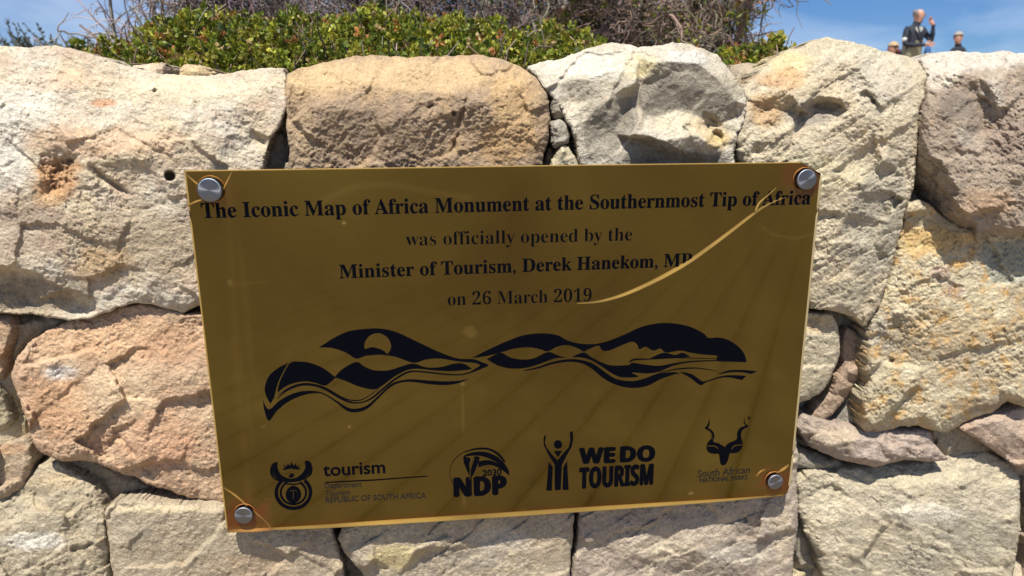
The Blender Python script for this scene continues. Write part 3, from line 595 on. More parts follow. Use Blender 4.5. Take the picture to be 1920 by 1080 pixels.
# paving level in front of the wall
fx, fy = np.meshgrid([-3000, -40, 40, 3000], [-3000, -40, 0.06])
fz = np.full(fx.shape, -0.14)
g2 = mesh_np('front_ground', np.stack([fx, fy, fz], -1).reshape(-1, 3), grid(4, 3), M_SAND); structure(g2)
# retained edges so that the raised ground is closed
sk = mesh_np('terrain_bank', np.array([[-3000, 0.42, -0.1], [-1.45, 0.42, -0.1], [-1.45, 0.42, 1.47], [-3000, 0.42, 1.47], [1.55, 0.42, -0.1], [3000, 0.42, -0.1], [3000, 0.42, 1.47], [1.55, 0.42, 1.47]]), np.array([[0, 1, 2, 3], [4, 5, 6, 7]]), M_SAND); structure(sk)
# boardwalk of wide boards running away from the wall; it is what the plaque mirrors
deck = bpy.data.objects.new('boardwalk', None); COL.objects.link(deck); deck['kind'] = 'structure'; deck.location = (0, -4, 0)
pa = math.radians(31); dx = np.array([math.sin(pa), -math.cos(pa), 0.0]); dxp = np.array([math.cos(pa), math.sin(pa), 0.0])
bw, bl, bt = 0.231, 34.0, 0.028
bv_ = np.array([[x, y, z] for x in (-bw / 2, bw / 2) for y in (0, bl) for z in (-bt, 0)])
bf_ = np.array([[0, 1, 3, 2], [4, 6, 7, 5], [0, 4, 5, 1], [2, 3, 7, 6], [1, 5, 7, 3], [0, 2, 6, 4]])
bm0 = None
for k in range(-70, 60):
    if bm0 is None:
        o = mesh_np('board', bv_, bf_, M_DECK, None, False); bm0 = o.data
    else:
        o = bpy.data.objects.new('board', bm0); COL.objects.link(o)
    off = k * 0.247
    start = np.array([0, -0.1, 0.0]) + dxp * off
    t = max(0.0, (start[1] + 0.08) / math.cos(pa)); start = start + dx * (t + 0.12)
    M = Matrix(((dxp[0], dx[0], 0, start[0]), (dxp[1], dx[1], 0, start[1]), (0, 0, 1, 0), (0, 0, 0, 1)))
    if start[1] < -0.2 and t == 0: 
        M.translation = Vector(start - dx * (start[1] + 0.15) / dx[1] )
    o.matrix_world = M; o.parent = deck; o.matrix_parent_inverse = Matrix.Translation(-Vector(deck.location))

# ------------------------------------------------------------------ the plaque
plaque = empty('plaque', 'gold coloured commemorative plaque with dark lettering bolted to the stone wall', 'plaque', tuple(P(960, 650, 0.0)))
TL, TR, BR, BL = (345, 320), (1541, 304), (1478, 930), (427, 998)
pTL, pTR, pBR, pBL = [P(*q, YP) for q in (TL, TR, BR, BL)]
x0p, x1p = (pTL[0] + pBL[0]) / 2, (pTR[0] + pBR[0]) / 2; z0p, z1p = (pBL[2] + pBR[2]) / 2, (pTL[2] + pTR[2]) / 2
PW, PH = x1p - x0p, z1p - z0p
print('plaque', PW, PH)

def gold_material():
    m, nt, b = principled('gold_acrylic', rough=0.2, metal=1.0)
    b.inputs['Coat Weight'].default_value = 0.35; b.inputs['Coat Roughness'].default_value = 0.03
    geo = N(nt, 'ShaderNodeNewGeometry'); tc = N(nt, 'ShaderNodeTexCoord')
    at = N(nt, 'ShaderNodeAttribute', attribute_name='tone')
    # cloudy film: gentle hue shifts
    n = N(nt, 'ShaderNodeTexNoise', in_={'Scale': 5.0, 'Detail': 5, 'Roughness': 0.5, 'Distortion': 0.7})
    r = N(nt, 'ShaderNodeValToRGB'); r.color_ramp.elements[0].position = 0.3; r.color_ramp.elements[1].position = 0.72
    r.color_ramp.elements[0].color = (0.104, 0.067, 0.012, 1); r.color_ramp.elements[1].color = (0.172, 0.129, 0.027, 1)
    mx = N(nt, 'ShaderNodeMix', data_type='RGBA', blend_type='MULTIPLY'); mx.inputs[0].default_value = 1
    nt.links.new(tc.outputs['Object'], n.inputs[0]); nt.links.new(n.outputs[0], r.inputs[0])
    nt.links.new(r.outputs[0], mx.inputs[6]); nt.links.new(at.outputs['Color'], mx.inputs[7]); nt.links.new(mx.outputs[2], b.inputs['Base Color'])
    nt.links.new(at.outputs['Alpha'], b.inputs['Metallic'])
    # slight waviness of the sheet
    n2 = N(nt, 'ShaderNodeTexNoise', in_={'Scale': 4.5, 'Detail': 2, 'Roughness': 0.4, 'Distortion': 0.6})
    n3 = N(nt, 'ShaderNodeTexNoise', in_={'Scale': 500, 'Detail': 2})
    mp = N(nt, 'ShaderNodeMapping'); mp.inputs['Scale'].default_value = (3.0, 1, 0.35)
    n4 = N(nt, 'ShaderNodeTexNoise', in_={'Scale': 14, 'Detail': 5, 'Roughness': 0.6})
    nt.links.new(tc.outputs['Object'], mp.inputs[0]); nt.links.new(mp.outputs[0], n4.inputs[0])
    rr = N(nt, 'ShaderNodeMapRange', in_={1: 0.3, 2: 0.75, 3: 0.055, 4: 0.13})
    nt.links.new(n4.outputs[0], rr.inputs[0]); nt.links.new(rr.outputs[0], b.inputs['Roughness'])
    nt.links.new(tc.outputs['Object'], n2.inputs[0]); nt.links.new(tc.outputs['Object'], n3.inputs[0])
    b1 = N(nt, 'ShaderNodeBump', in_={'Strength': 0.35, 'Distance': 0.003}); nt.links.new(n2.outputs[0], b1.inputs['Height'])
    nt.links.new(b1.outputs[0], b.inputs['Normal'])
    return m
M_GOLD = gold_material()
def plain_gold(name, c, rough=0.4, metal=0.3):
    return principled(name, c, rough, metal)[0]
M_EDGE = plain_gold('amber_edge', (0.36, 0.23, 0.06), 0.35, 0.1)
M_CREASE = plain_gold('gold_film_and_glow', (0.80, 0.60, 0.22), 0.30, 0.25)
M_RUSTY = plain_gold('rusty_amber', (0.36, 0.14, 0.035), 0.45, 0.1)
M_PALEEDGE = plain_gold('clear_edge', (0.34, 0.27, 0.14), 0.25, 0.0)
M_INK = principled('black_print', (0.001, 0.0015, 0.004), 0.4)[0]; M_INK.node_tree.nodes['Principled BSDF'].inputs['Specular IOR Level'].default_value = 0.05
M_STEEL, _n, _b = principled('brushed_steel', (0.19, 0.20, 0.225), 0.40, 1.0); _b.inputs['Anisotropic'].default_value = 0.85
_t = N(_n, 'ShaderNodeTangent', direction_type='RADIAL', axis='Y'); _n.links.new(_t.outputs[0], _b.inputs['Tangent'])

# sheet outline in plaque coordinates (a: 0..PW, b: 0..PH down), the top right corner is chipped
def pq(u, v):
    q = P(u, v, YP); return q[..., 0] - x0p, z1p - q[..., 2]
nx, ny = 560, 340
A, B = np.meshgrid(np.linspace(0, PW, nx), np.linspace(0, PH, ny))
sx = PW / (1541 - 345)
# corner cuts (top right large chamfer, bottom right small radius)
c1 = np.clip(A - (PW - 0.021), 0, None); lim = 0.0135 * (c1 / 0.021) ** 1.15
B2 = np.maximum(B, lim * (1 - B / PH) ** 6 + B * 0)
r_ = 0.010; ex = np.clip(A - (PW - r_), 0, None); bmax = PH - (r_ - np.sqrt(np.maximum(r_ ** 2 - ex ** 2, 0)))
B2 = np.minimum(B2, bmax)
V = np.stack([x0p + A, np.full(A.shape, YP), z1p - B2], -1).reshape(-1, 3)
aa, bb = A.ravel(), B2.ravel()
tone = np.ones((len(V), 4), np.float32)
def stain(cx, cz, rx, rz, colr, st, met=None, sd=0, warp=0.5):
    st = min(1.0, st * (1.7 if sd > 9 else 1.0))
    d = np.hypot((aa - cx) / rx, (bb - cz) / rz) + warp * fbm(aa * 3000, bb * 3000, 45, 4, 300 + sd, 0.6)
    m = np.clip((1.1 - d) / 0.6, 0, 1) * st
    tone[:, :3] = tone[:, :3] * (1 - m[:, None]) + np.array(colr) * m[:, None]
    if met is not None: tone[:, 3] = tone[:, 3] * (1 - m) + met * m
def AB(u, v):
    a, b = pq(u, v); return float(a), float(b)
bolts = [(392, 357, 0.0112), (1514, 337, 0.0104), (1455, 905, 0.0090), (456, 968, 0.0094)]
ba = [AB(u, v) for u, v, _ in bolts]
stain(*ba[1], 0.024, 0.023, (0.50, 0.20, 0.2), 0.95, 0.5, 1, 0.9)
stain(ba[1][0] - 0.02, ba[1][1] - 0.006, 0.012, 0.016, (1.0, 0.55, 0.6), 0.7, 0.75, 2)
stain(*ba[2], 0.026, 0.020, (0.9, 0.38, 0.28), 0.95, 0.6, 3, 0.9)
stain(ba[3][0], ba[3][1], 0.032, 0.024, (0.95, 0.40, 0.22), 1.0, 0.5, 4, 0.8)
stain(ba[0][0] + 0.012, ba[0][1] + 0.004, 0.014, 0.016, (0.9, 0.6, 0.5), 0.6, 0.8, 5)
# amber band along the bottom: edge glow painted into the sheet
m = np.clip((bb - (PH - 0.008)) / 0.006, 0, 1)[:, None]; tone[:, :3] = tone[:, :3] * (1 - m) + np.array([1.3, 0.85, 0.6]) * m
# scuffs and drips of dried salt (low metal, paler)
for (u, v, ru, rv, st_) in [(880, 622, 14, 16, .35), (868, 720, 8, 6, .5), (868, 770, 3, 60, .25), (460, 560, 8, 180, .12), (432, 530, 6, 6, .4), (655, 800, 4, 4, .5), (495, 800, 4, 3, .35), (1295, 925, 7, 4, .6), (645, 418, 4, 3, .7), (980, 955, 8, 3, .3), (870, 940, 5, 22, .25), (470, 800, 5, 100, .1), (620, 530, 50, 3, 0.0)]:
    a_, b_ = AB(u, v); stain(a_, b_, ru * sx, rv * sx, (1.7, 1.75, 2.4), st_ * 0.8, 1 - 0.55 * st_, int(u), 0.7)
# long smudge arcs
def arc(pts, w, st_, colr=(1.25, 1.15, 1.1)):
    global tone
    q = np.array([AB(*p_) for p_ in pts]); 
    d = np.full(len(aa), 9.0)
    for p1, p2 in zip(q[:-1], q[1:]):
        v_ = p2 - p1; t = np.clip(((aa - p1[0]) * v_[0] + (bb - p1[1]) * v_[1]) / (v_ @ v_), 0, 1)
        d = np.minimum(d, np.hypot(aa - p1[0] - t * v_[0], bb - p1[1] - t * v_[1]))
    m = (np.exp(-(d / (w * sx)) ** 2) * st_)[:, None]
    tone[:, :3] = tone[:, :3] * (1 - m) + np.array(colr) * m; tone[:, 3] *= (1 - 0.25 * m[:, 0])
arc([(600, 380), (660, 350), (730, 346), (800, 358), (880, 372)], 7, .35)
arc([(425, 330), (440, 600), (450, 760), (470, 940)], 9, .22)
arc([(1428, 425), (1450, 440), (1490, 448), (1520, 440)], 3, .4)
arc([(430, 535), (500, 528)], 3, .3)
faces = grid(nx, ny)[:, ::-1]
# back and rim
rimi = np.concatenate([np.arange(nx), nx * np.arange(1, ny) + nx - 1, nx * (ny - 1) + np.arange(nx - 2, -1, -1), nx * np.arange(ny - 2, 0, -1)])
Vb = V[rimi].copy(); Vb[:, 1] += 0.005
nb = len(rimi); k = np.arange(nb); k2 = (k + 1) % nb
o = mesh_np('acrylic_sheet', V, [faces], M_GOLD, None, True, tone[:, :3])
ca = o.data.color_attributes['tone']; ca.data.foreach_set('color', tone.ravel()); adopt(o, plaque)
Vr = np.r_[V[rimi], Vb, [[(x0p + x1p) / 2, YP + 0.005, (z0p + z1p) / 2]]]
fr_ = np.stack([k, k2, k2 + nb, k + nb], 1); ft_ = np.stack([k + nb, k2 + nb, np.full(nb, 2 * nb)], 1)
o = mesh_np('sheet_edge', Vr, [fr_, ft_], M_EDGE, None, False); adopt(o, plaque)

M_FILM_GLOW = principled('gold_film_and_glow', (0.8, 0.6, 0.2), 0.32, 0.25)[0]  # film of cracks and creases, also carries the painted edge glow
_a = N(M_FILM_GLOW.node_tree, 'ShaderNodeAttribute', attribute_name='tone'); M_FILM_GLOW.node_tree.links.new(_a.outputs['Color'], M_FILM_GLOW.node_tree.nodes['Principled BSDF'].inputs['Base Color'])
def ribbon(name, pts, widths, mat, lift=0.0012, parent=plaque, off=0.0001):
    """raised crease or glow strip following photo pixels on the sheet, triangular section"""
    q = np.array([P(u, v, YP - off) for u, v in pts])
    # resample smoothly
    t = np.linspace(0, len(q) - 1, (len(q) - 1) * 6 + 1); w = np.interp(t, np.arange(len(q)), widths) * sx * 0.5
    def cr(i):
        i0 = int(min(i, len(q) - 2)); f = i - i0
        p0, p1, p2, p3 = q[max(i0 - 1, 0)], q[i0], q[i0 + 1], q[min(i0 + 2, len(q) - 1)]
        return 0.5 * ((2 * p1) + (-p0 + p2) * f + (2 * p0 - 5 * p1 + 4 * p2 - p3) * f * f + (-p0 + 3 * p1 - 3 * p2 + p3) * f ** 3)
    c = np.array([cr(i) for i in t]); tan = np.gradient(c, axis=0); tan /= np.linalg.norm(tan, axis=1)[:, None]
    nn = np.stack([-tan[:, 2], 0 * tan[:, 0], tan[:, 0]], 1)
    nn[nn[:, 2] < 0] *= -1
    a = c + nn * w[:, None]; b = c - nn * w[:, None]; mid = c - nn * (w * 0.45)[:, None]; mid[:, 1] -= lift * w / (w.max())
    n_ = len(c); V = np.r_[a, mid, b]; i = np.arange(n_ - 1)
    f = np.r_[np.stack([i, i + n_, i + n_ + 1, i + 1], 1), np.stack([i + n_, i + 2 * n_, i + 2 * n_ + 1, i + n_ + 1], 1)]
    cc = {'amber': ((0.26, 0.14, 0.02), (0.62, 0.42, 0.115), (0.30, 0.16, 0.035)), 'crease': ((0.24, 0.12, 0.02), (0.40, 0.24, 0.055), (0.2, 0.1, 0.02)), 'rust': ((0.3, 0.13, 0.03), (0.5, 0.25, 0.07), (0.3, 0.12, 0.03))}.get(mat)  # tones across the strip paint in the edge glow and a lit ridge
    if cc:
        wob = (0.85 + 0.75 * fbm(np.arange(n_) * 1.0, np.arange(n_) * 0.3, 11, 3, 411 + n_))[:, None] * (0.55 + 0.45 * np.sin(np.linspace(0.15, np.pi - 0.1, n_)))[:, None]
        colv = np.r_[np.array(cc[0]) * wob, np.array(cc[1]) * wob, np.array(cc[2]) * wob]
        o = mesh_np(name, V, f, M_FILM_GLOW, None, True, colv); adopt(o, parent); return o
    o = mesh_np(name, V, f, mat, None, True); adopt(o, parent); return o
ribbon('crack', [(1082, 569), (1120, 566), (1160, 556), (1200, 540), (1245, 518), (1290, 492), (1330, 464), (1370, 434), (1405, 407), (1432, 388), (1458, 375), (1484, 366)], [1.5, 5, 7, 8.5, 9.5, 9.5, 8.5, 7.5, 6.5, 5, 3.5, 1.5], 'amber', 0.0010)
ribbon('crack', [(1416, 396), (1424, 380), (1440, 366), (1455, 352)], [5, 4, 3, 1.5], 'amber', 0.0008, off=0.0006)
ribbon('crease', [(349, 327), (370, 345), (388, 358)], [3, 4, 3], 'crease', 0.0008)
ribbon('crease', [(436, 321), (424, 345), (416, 362)], [3, 3.5, 2], 'crease', 0.0008)
ribbon('crease', [(352, 386), (368, 378), (392, 371)], [4, 3.5, 3], 'crease', 0.0008)
ribbon('crease', [(419, 914), (440, 928), (460, 945), (480, 962), (498, 978), (511, 994)], [3, 5, 4, 4, 4, 4], 'crease', 0.0008)
ribbon('crease', [(1454, 888), (1468, 880), (1479, 871)], [3, 7, 4], 'crease', 0.0015)
ribbon('crease', [(1418, 893), (1426, 884), (1436, 880)], [4, 4, 2], 'crease', 0.0008)
ribbon('edge_glow_strip', [(512, 991.5), (600, 987.5), (700, 981), (820, 973.5), (960, 964.5), (1100, 955), (1250, 945), (1360, 937.5), (1470, 928)], [6, 9, 11, 12, 12, 12, 10, 7, 3], 'amber', 0.0018)  # added strip: glow of light in the acrylic's bottom edge, painted as colour
ribbon('edge_glow_strip', [(428, 996), (470, 994.5), (512, 992)], [6, 8, 7], 'rust', 0.0015)  # orange left end of the painted edge glow
ribbon('side_bevel', [(1538.5, 336), (1530, 420), (1521, 510), (1512, 600), (1503, 690), (1494, 780), (1485, 870), (1480, 910)], [4.5] * 8, M_PALEEDGE, 0.0008)
ribbon('side_bevel', [(347, 322), (366, 480), (386, 650), (406, 820), (426, 990)], [3] * 5, M_EDGE, 0.0008)
ribbon('side_bevel', [(347, 321), (700, 316), (1100, 310), (1500, 305)], [2.5] * 4, M_EDGE, 0.0004)

# bolts: domed cap, washer, standoff
def lathe(profile, n=40):
    pr = np.array(profile); m_ = len(pr); th = np.linspace(0, 2 * np.pi, n, endpoint=False)
    V = np.stack([np.outer(pr[:, 0], np.cos(th)), np.repeat(pr[:, 1][:, None], n, 1), np.outer(pr[:, 0], np.sin(th))], -1).reshape(-1, 3)
    i, j = np.meshgrid(np.arange(m_ - 1), np.arange(n), indexing='ij'); i = i.ravel(); j = j.ravel(); j2 = (j + 1) % n
    return V, np.stack([i * n + j, (i + 1) * n + j, (i + 1) * n + j2, i * n + j2], 1)
def steel_mat():
    m, nt, b = principled('brushed_steel', (0.60, 0.62, 0.65), 0.33, 1.0)
    return m
for (u, v, r) in bolts:
    q = P(u, v, YP - 0.006)
    bo = bpy.data.objects.new('bolt', None); COL.objects.link(bo); bo.location = q; adopt(bo, plaque)
    h = 0.008
    prof = [(0.0, 0.0002), (r * 0.3, 0.0002), (r * 0.82, 0.0003), (r * 0.9, 0.0004), (r * 0.97, 0.0009), (r, 0.0018), (r, h - 0.002), (r * 0.7, h - 0.0019), (r * 0.7, h + 0.022)]
    Vb_, Fb_ = lathe(prof)
    ob = mesh_np('bolt_cap', Vb_, Fb_[:, ::-1], M_STEEL, None, True); ob.parent = bo
    V3, F3 = lathe([(r * 1.12, h - 0.0028), (r * 1.18, h - 0.0016), (r * 1.1, h - 0.0012)])
    ob = mesh_np('washer', V3, F3[:, ::-1], M_RUSTY, None, True); ob.parent = bo

# ---- lettering
def serif(s):
    out = ''
    for c in s:
        if 'A' <= c <= 'Z': out += chr(0x1D400 + ord(c) - 65)
        elif 'a' <= c <= 'z': out += chr(0x1D41A + ord(c) - 97)
        elif '0' <= c <= '9': out += chr(0x1D7CE + ord(c) - 48)
        else: out += c
    return out
def text_mesh(s, offset=0.0):
    c = bpy.data.curves.new('lettering', 'FONT'); c.body = s; c.size = 1; c.offset = offset; c.resolution_u = 4
    o = bpy.data.objects.new('tmp', c); COL.objects.link(o)
    dg = bpy.context.evaluated_depsgraph_get(); me = bpy.data.meshes.new_from_object(o.evaluated_get(dg))
    bpy.data.objects.remove(o)
    n_ = len(me.vertices); V = np.zeros(n_ * 3, np.float32); me.vertices.foreach_get('co', V); V = V.reshape(-1, 3)
    me.calc_loop_triangles(); T = np.zeros(len(me.loop_triangles) * 3, np.int32); me.loop_triangles.foreach_get('vertices', T)
    bpy.data.meshes.remove(me)
    return V, T.reshape(-1, 3)
INKY = YP - 0.00025
M_WORN = principled('worn_print', (0.007, 0.005, 0.003), 0.45)[0]
def put_text(s, pl, pr, capu, offset=0.0, bold=0.0, name='lettering', H_ref=None, ink=None):
    """baseline from pixel pl to pr, cap height capu pixels at the left"""
    V, T = text_mesh(s, offset)
    a, b = P(*pl, INKY), P(*pr, INKY)
    top = P(pl[0] - capu * 0.12 * 0, pl[1] - capu, INKY)
    H_ = np.linalg.norm(top - a)
    capn = H_ref or 0.70
    x0_, x1_ = V[:, 0].min(), V[:, 0].max()
    dirv = b - a
    X = (V[:, 0] - x0_) / (x1_ - x0_); Z = V[:, 1] / capn * H_
    W = a + X[:, None] * dirv; W[:, 2] += Z
    Vs, Ts = [], []
    offs = [(0, 0)] if not bold else [(0, 0), (-bold, 0), (bold, 0), (0, bold * .7), (0, -bold * .7)]
    for i_, (ox, oz) in enumerate(offs):
        w_ = W.copy(); w_[:, 0] += ox * H_; w_[:, 2] += oz * H_; w_[:, 1] -= 0.00002 * i_
        Vs.append(w_); Ts.append(T + i_ * len(W))
    o = mesh_np(name, np.concatenate(Vs), np.concatenate(Ts), ink or M_INK, None, False)
    adopt(o, plaque); return o
def words(s, pl, pr, cap, **kw):
    """a line set word by word, spacing measured from the whole line"""
    V, _ = text_mesh(s); put_text(s, pl, pr, cap, **kw)
put_text(serif('The Iconic Map of Africa Monument at the Southernmost Tip of Africa'), (379, 409), (1519, 383), 29, bold=0.012)
put_text(serif('was officially opened by the'), (761, 461), (1185, 451), 26, offset=-0.008)
put_text(serif('Minister of Tourism, Derek Hanekom, MP'), (637, 522), (1297, 499), 26, bold=0.012)
put_text(serif('on 26 March 2019'), (840, 573), (1109, 565), 25, offset=-0.008)
put_text('tourism', (607, 893), (722, 887), 24, bold=0.03)
put_text('Department', (609, 916), (678, 913), 10, bold=0.02, ink=M_WORN)
put_text('Tourism', (611, 931), (656, 928), 10, bold=0.02, ink=M_WORN)
put_text('REPUBLIC OF SOUTH AFRICA', (611, 943), (799, 934), 10.5, bold=0.03, ink=M_WORN)
sb = lambda s: ''.join(chr(0x1D5D4 + ord(c) - 65) if 'A' <= c <= 'Z' else c for c in s)
put_text(sb('NDP'), (853, 931), (948, 926), 33, bold=0.07)
put_text('2030', (905, 893), (940, 890), 11, bold=0.05)
put_text(sb('WE'), (1087, 869), (1152, 867), 27, bold=0.07)
put_text(sb('DO'), (1164, 866), (1226, 864), 27, bold=0.07)
put_text(sb('TOURISM'), (1087, 916), (1223, 908), 37, bold=0.04)
put_text('South African', (1308, 895), (1406, 887), 13, bold=0.02, ink=M_WORN)
put_text('NATIONAL PARKS', (1312, 905), (1402, 899), 8.5, bold=0.04, ink=M_WORN)
put_text('®', (1402, 787), (1407, 786.6), 5, bold=0.02)

def smooth_closed(pts, sharp=(), n=6):
    return pts
def cat(pts, n=5):
    """open catmull-rom through pixel points"""
    p = np.array(pts, float); out = []
    for i in range(len(p) - 1):
        p0, p1, p2, p3 = p[max(i - 1, 0)], p[i], p[i + 1], p[min(i + 2, len(p) - 1)]
        for f in np.linspace(0, 1, n, endpoint=False):
            out.append(0.5 * ((2 * p1) + (-p0 + p2) * f + (2 * p0 - 5 * p1 + 4 * p2 - p3) * f * f + (-p0 + 3 * p1 - 3 * p2 + p3) * f ** 3))
    out.append(p[-1]); return np.array(out)
_pz = [0]
def shape(name, loops, mat=None, up=0.0, parent=None):
    """filled flat shape; loops = pixel outlines (first outer, others holes), even-odd via CDT"""
    pts = []; edges = []
    for lp in loops:
        lp = np.asarray(lp); s = len(pts); pts += [tuple(q) for q in lp]; n_ = len(lp)
        edges += [(s + i, s + (i + 1) % n_) for i in range(n_)]
    r = delaunay_2d_cdt([Vector(q) for q in pts], edges, [], 0, 1e-3)
    vv = np.array([v[:] for v in r[0]]); T = np.array([list(f) for f in r[2]])
    cen = vv[T].mean(1); keep = np.zeros(len(T), bool)
    for lp in loops: keep ^= inside(np.asarray(lp), cen[:, 0], cen[:, 1])
    T = T[keep]
    _pz[0] += 1
    V = P(vv[:, 0], vv[:, 1], INKY - up - _pz[0] * 0.000006)
    a, b, c = V[T[:, 0]], V[T[:, 1]], V[T[:, 2]]
    flip = np.cross(b - a, c - a)[:, 1] > 0; T[flip] = T[flip][:, ::-1]
    o = mesh_np(name, V, T, mat or M_INK, None, False)
    adopt(o, parent or plaque); return o
def z1(pts, ox=460, oy=580, k=3.84): return [(ox + x / k, oy + y / k) for x, y in pts]
def z2(pts, ox=860, oy=580, k=3.2): return [(ox + x / k, oy + y / k) for x, y in pts]
def band(name, top, bot, mp_, **kw):
    t = cat(mp_(top)); b = cat(mp_(bot)); return shape(name, [np.r_[t, b[::-1]]], **kw)
# left hill of the landscape emblem
band('emblem', [(530,275),(640,205),(740,160),(860,142),(980,140),(1100,170),(1250,240),(1400,310),(1530,355),(1640,360),(1700,380),(1750,405),(1680,435),(1600,462)],
     [(530,275),(620,278),(720,310),(798,355),(870,335),(980,328),(1090,345),(1210,385),(1300,362),(1400,355),(1530,375),(1640,385),(1690,402),(1660,425),(1600,462)], z1)
th = np.linspace(0, 2 * np.pi, 40, endpoint=False)
moon = np.array(z1([(952 + 96 * math.cos(a), 268 + 96 * math.sin(a)) for a in th]))
M_GOLDPRINT = M_GOLD
# sun disc with a dune bite cut into the hill: gold print over the black
sd = [(856,275),(862,235),(890,195),(930,175),(975,175),(1020,200),(1044,240),(1048,280),(1022,320),(1000,300),(960,282),(910,272),(870,284)]
og = shape('emblem_sun', [cat(z1(sd + [sd[0]]))[:-1]], M_GOLD, 0.00004)
ga = og.data.color_attributes.new('tone', 'FLOAT_COLOR', 'POINT'); ga.data.foreach_set('color', np.ones(len(og.data.vertices) * 4, np.float32))
band('emblem', [(640,490),(700,430),(798,380),(860,415),(930,440),(1030,440),(1130,410),(1210,392),(1300,418),(1400,418),(1490,395),(1545,388)],
     [(640,490),(720,515),(800,550),(880,572),(940,575),(1000,540),(1080,480),(1160,440),(1240,428),(1360,440),(1500,445),(1630,430)], z1)
band('emblem', [(1545,388),(1590,400),(1630,430)], [(1490,396),(1560,436),(1630,431)], z1)
band('emblem', [(180,680),(148,620),(140,560),(170,480),(240,420),(300,392),(320,386)], [(180,680),(205,640),(215,600),(235,530),(262,470),(296,408),(312,390)], z1)
band('emblem', [(232,600),(240,545),(270,470),(325,385),(400,378),(470,388),(560,425),(650,492)], [(232,600),(300,550),(380,525),(450,520),(520,535),(575,550),(620,520),(650,492)], z1)
band('emblem', [(230,640),(300,575),(400,535),(500,540),(580,572),(680,630),(760,665),(830,668),(900,640),(980,575),(1080,495),(1180,445),(1300,448),(1450,465),(1560,466),(1650,440),(1745,405)],
     [(230,646),(300,590),(400,552),(500,556),(580,586),(680,645),(760,676),(830,676),(910,648),(990,583),(1090,504),(1190,455),(1300,458),(1450,474),(1560,474),(1660,446),(1745,407)], z1)
band('emblem', [(240,615),(320,560),(420,532),(520,543),(600,575),(690,628),(760,652),(830,650),(890,620),(960,570)], [(240,620),(320,566),(420,539),(520,550),(600,582),(690,635),(760,659),(830,657),(890,627),(960,574)], z1)
band('emblem', [(128,650),(140,690),(175,720),(250,655),(350,605),(450,588),(550,600),(650,655),(740,710),(810,715),(880,690),(960,620),(1040,545),(1110,515),(1200,505),(1330,515),(1450,520),(1540,515),(1610,500)],
     [(128,650),(135,720),(170,803),(230,730),(320,660),(420,618),(500,605),(560,612),(650,668),(730,730),(800,742),(880,715),(960,640),(1040,565),(1110,530),(1200,523),(1330,540),(1450,545),(1540,530),(1610,500)], z1)
# right hill
band('emblem', [(80,292),(200,232),(320,180),(400,155),(500,145),(590,155),(660,190),(740,208),(820,210)],
     [(80,292),(160,282),(250,260),(330,237),(420,228),(490,240),(535,252),(590,225),(650,215),(710,232),(750,255)], z2)
band('emblem', [(820,210),(900,190),(1000,150),(1100,105),(1200,85),(1290,85),(1390,105),(1470,145),(1500,172),(1560,170),(1620,185),(1680,225),(1715,270),(1728,318)],
     [(750,255),(790,235),(840,218),(860,245),(900,248),(980,215),(1040,195),(1070,210),(1085,240),(1120,225),(1170,248),(1210,235),(1245,260),(1330,248),(1400,262),(1470,272),(1550,280),(1550,310),(1640,315),(1728,318)], z2)
band('emblem', [(170,300),(250,262),(310,290),(380,302),(450,295),(535,258),(590,275),(640,290)],
     [(170,300),(230,335),(310,355),(400,352),(480,330),(560,300),(600,292),(640,291)], z2)
band('emblem', [(680,288),(750,260),(800,290),(860,320),(920,338),(1020,335),(1040,322),(1100,330),(1200,340),(1290,325),(1400,310),(1550,305)],
     [(680,288),(740,290),(800,308),(860,345),(920,385),(980,408),(1078,405),(1040,380),(1130,385),(1200,375),(1290,338),(1400,318),(1550,310)], z2)
band('emblem', [(1150,295),(1230,262),(1300,275),(1345,262),(1390,285)], [(1150,295),(1230,292),(1300,290),(1345,289),(1390,286)], z2)
band('emblem', [(1020,320),(1050,298),(1150,296),(1300,290),(1420,292),(1560,294)], [(1020,321),(1060,306),(1150,302),(1300,294),(1420,296),(1560,297)], z2)
band('emblem', [(390,368),(480,345),(560,318),(660,300),(750,308),(820,335),(890,385),(950,420),(1040,432),(1120,415),(1200,385),(1290,378),(1330,385)],
     [(390,371),(480,355),(560,330),(660,315),(740,325),(800,358),(870,415),(950,455),(1040,472),(1130,460),(1210,420),(1290,392),(1330,385)], z2)
band('emblem', [(1200,378),(1320,355),(1420,350),(1500,360),(1560,372)], [(1200,380),(1320,362),(1420,356),(1500,364),(1560,373)], z2)
band('emblem', [(1330,375),(1400,390),(1450,425),(1480,432),(1600,398),(1725,400)], [(1330,378),(1390,412),(1450,455),(1490,436),(1600,408),(1700,425)], z2)
band('emblem', [(1560,388),(1620,368),(1700,365),(1790,372)], [(1560,390),(1640,378),(1700,378),(1755,388)], z2)
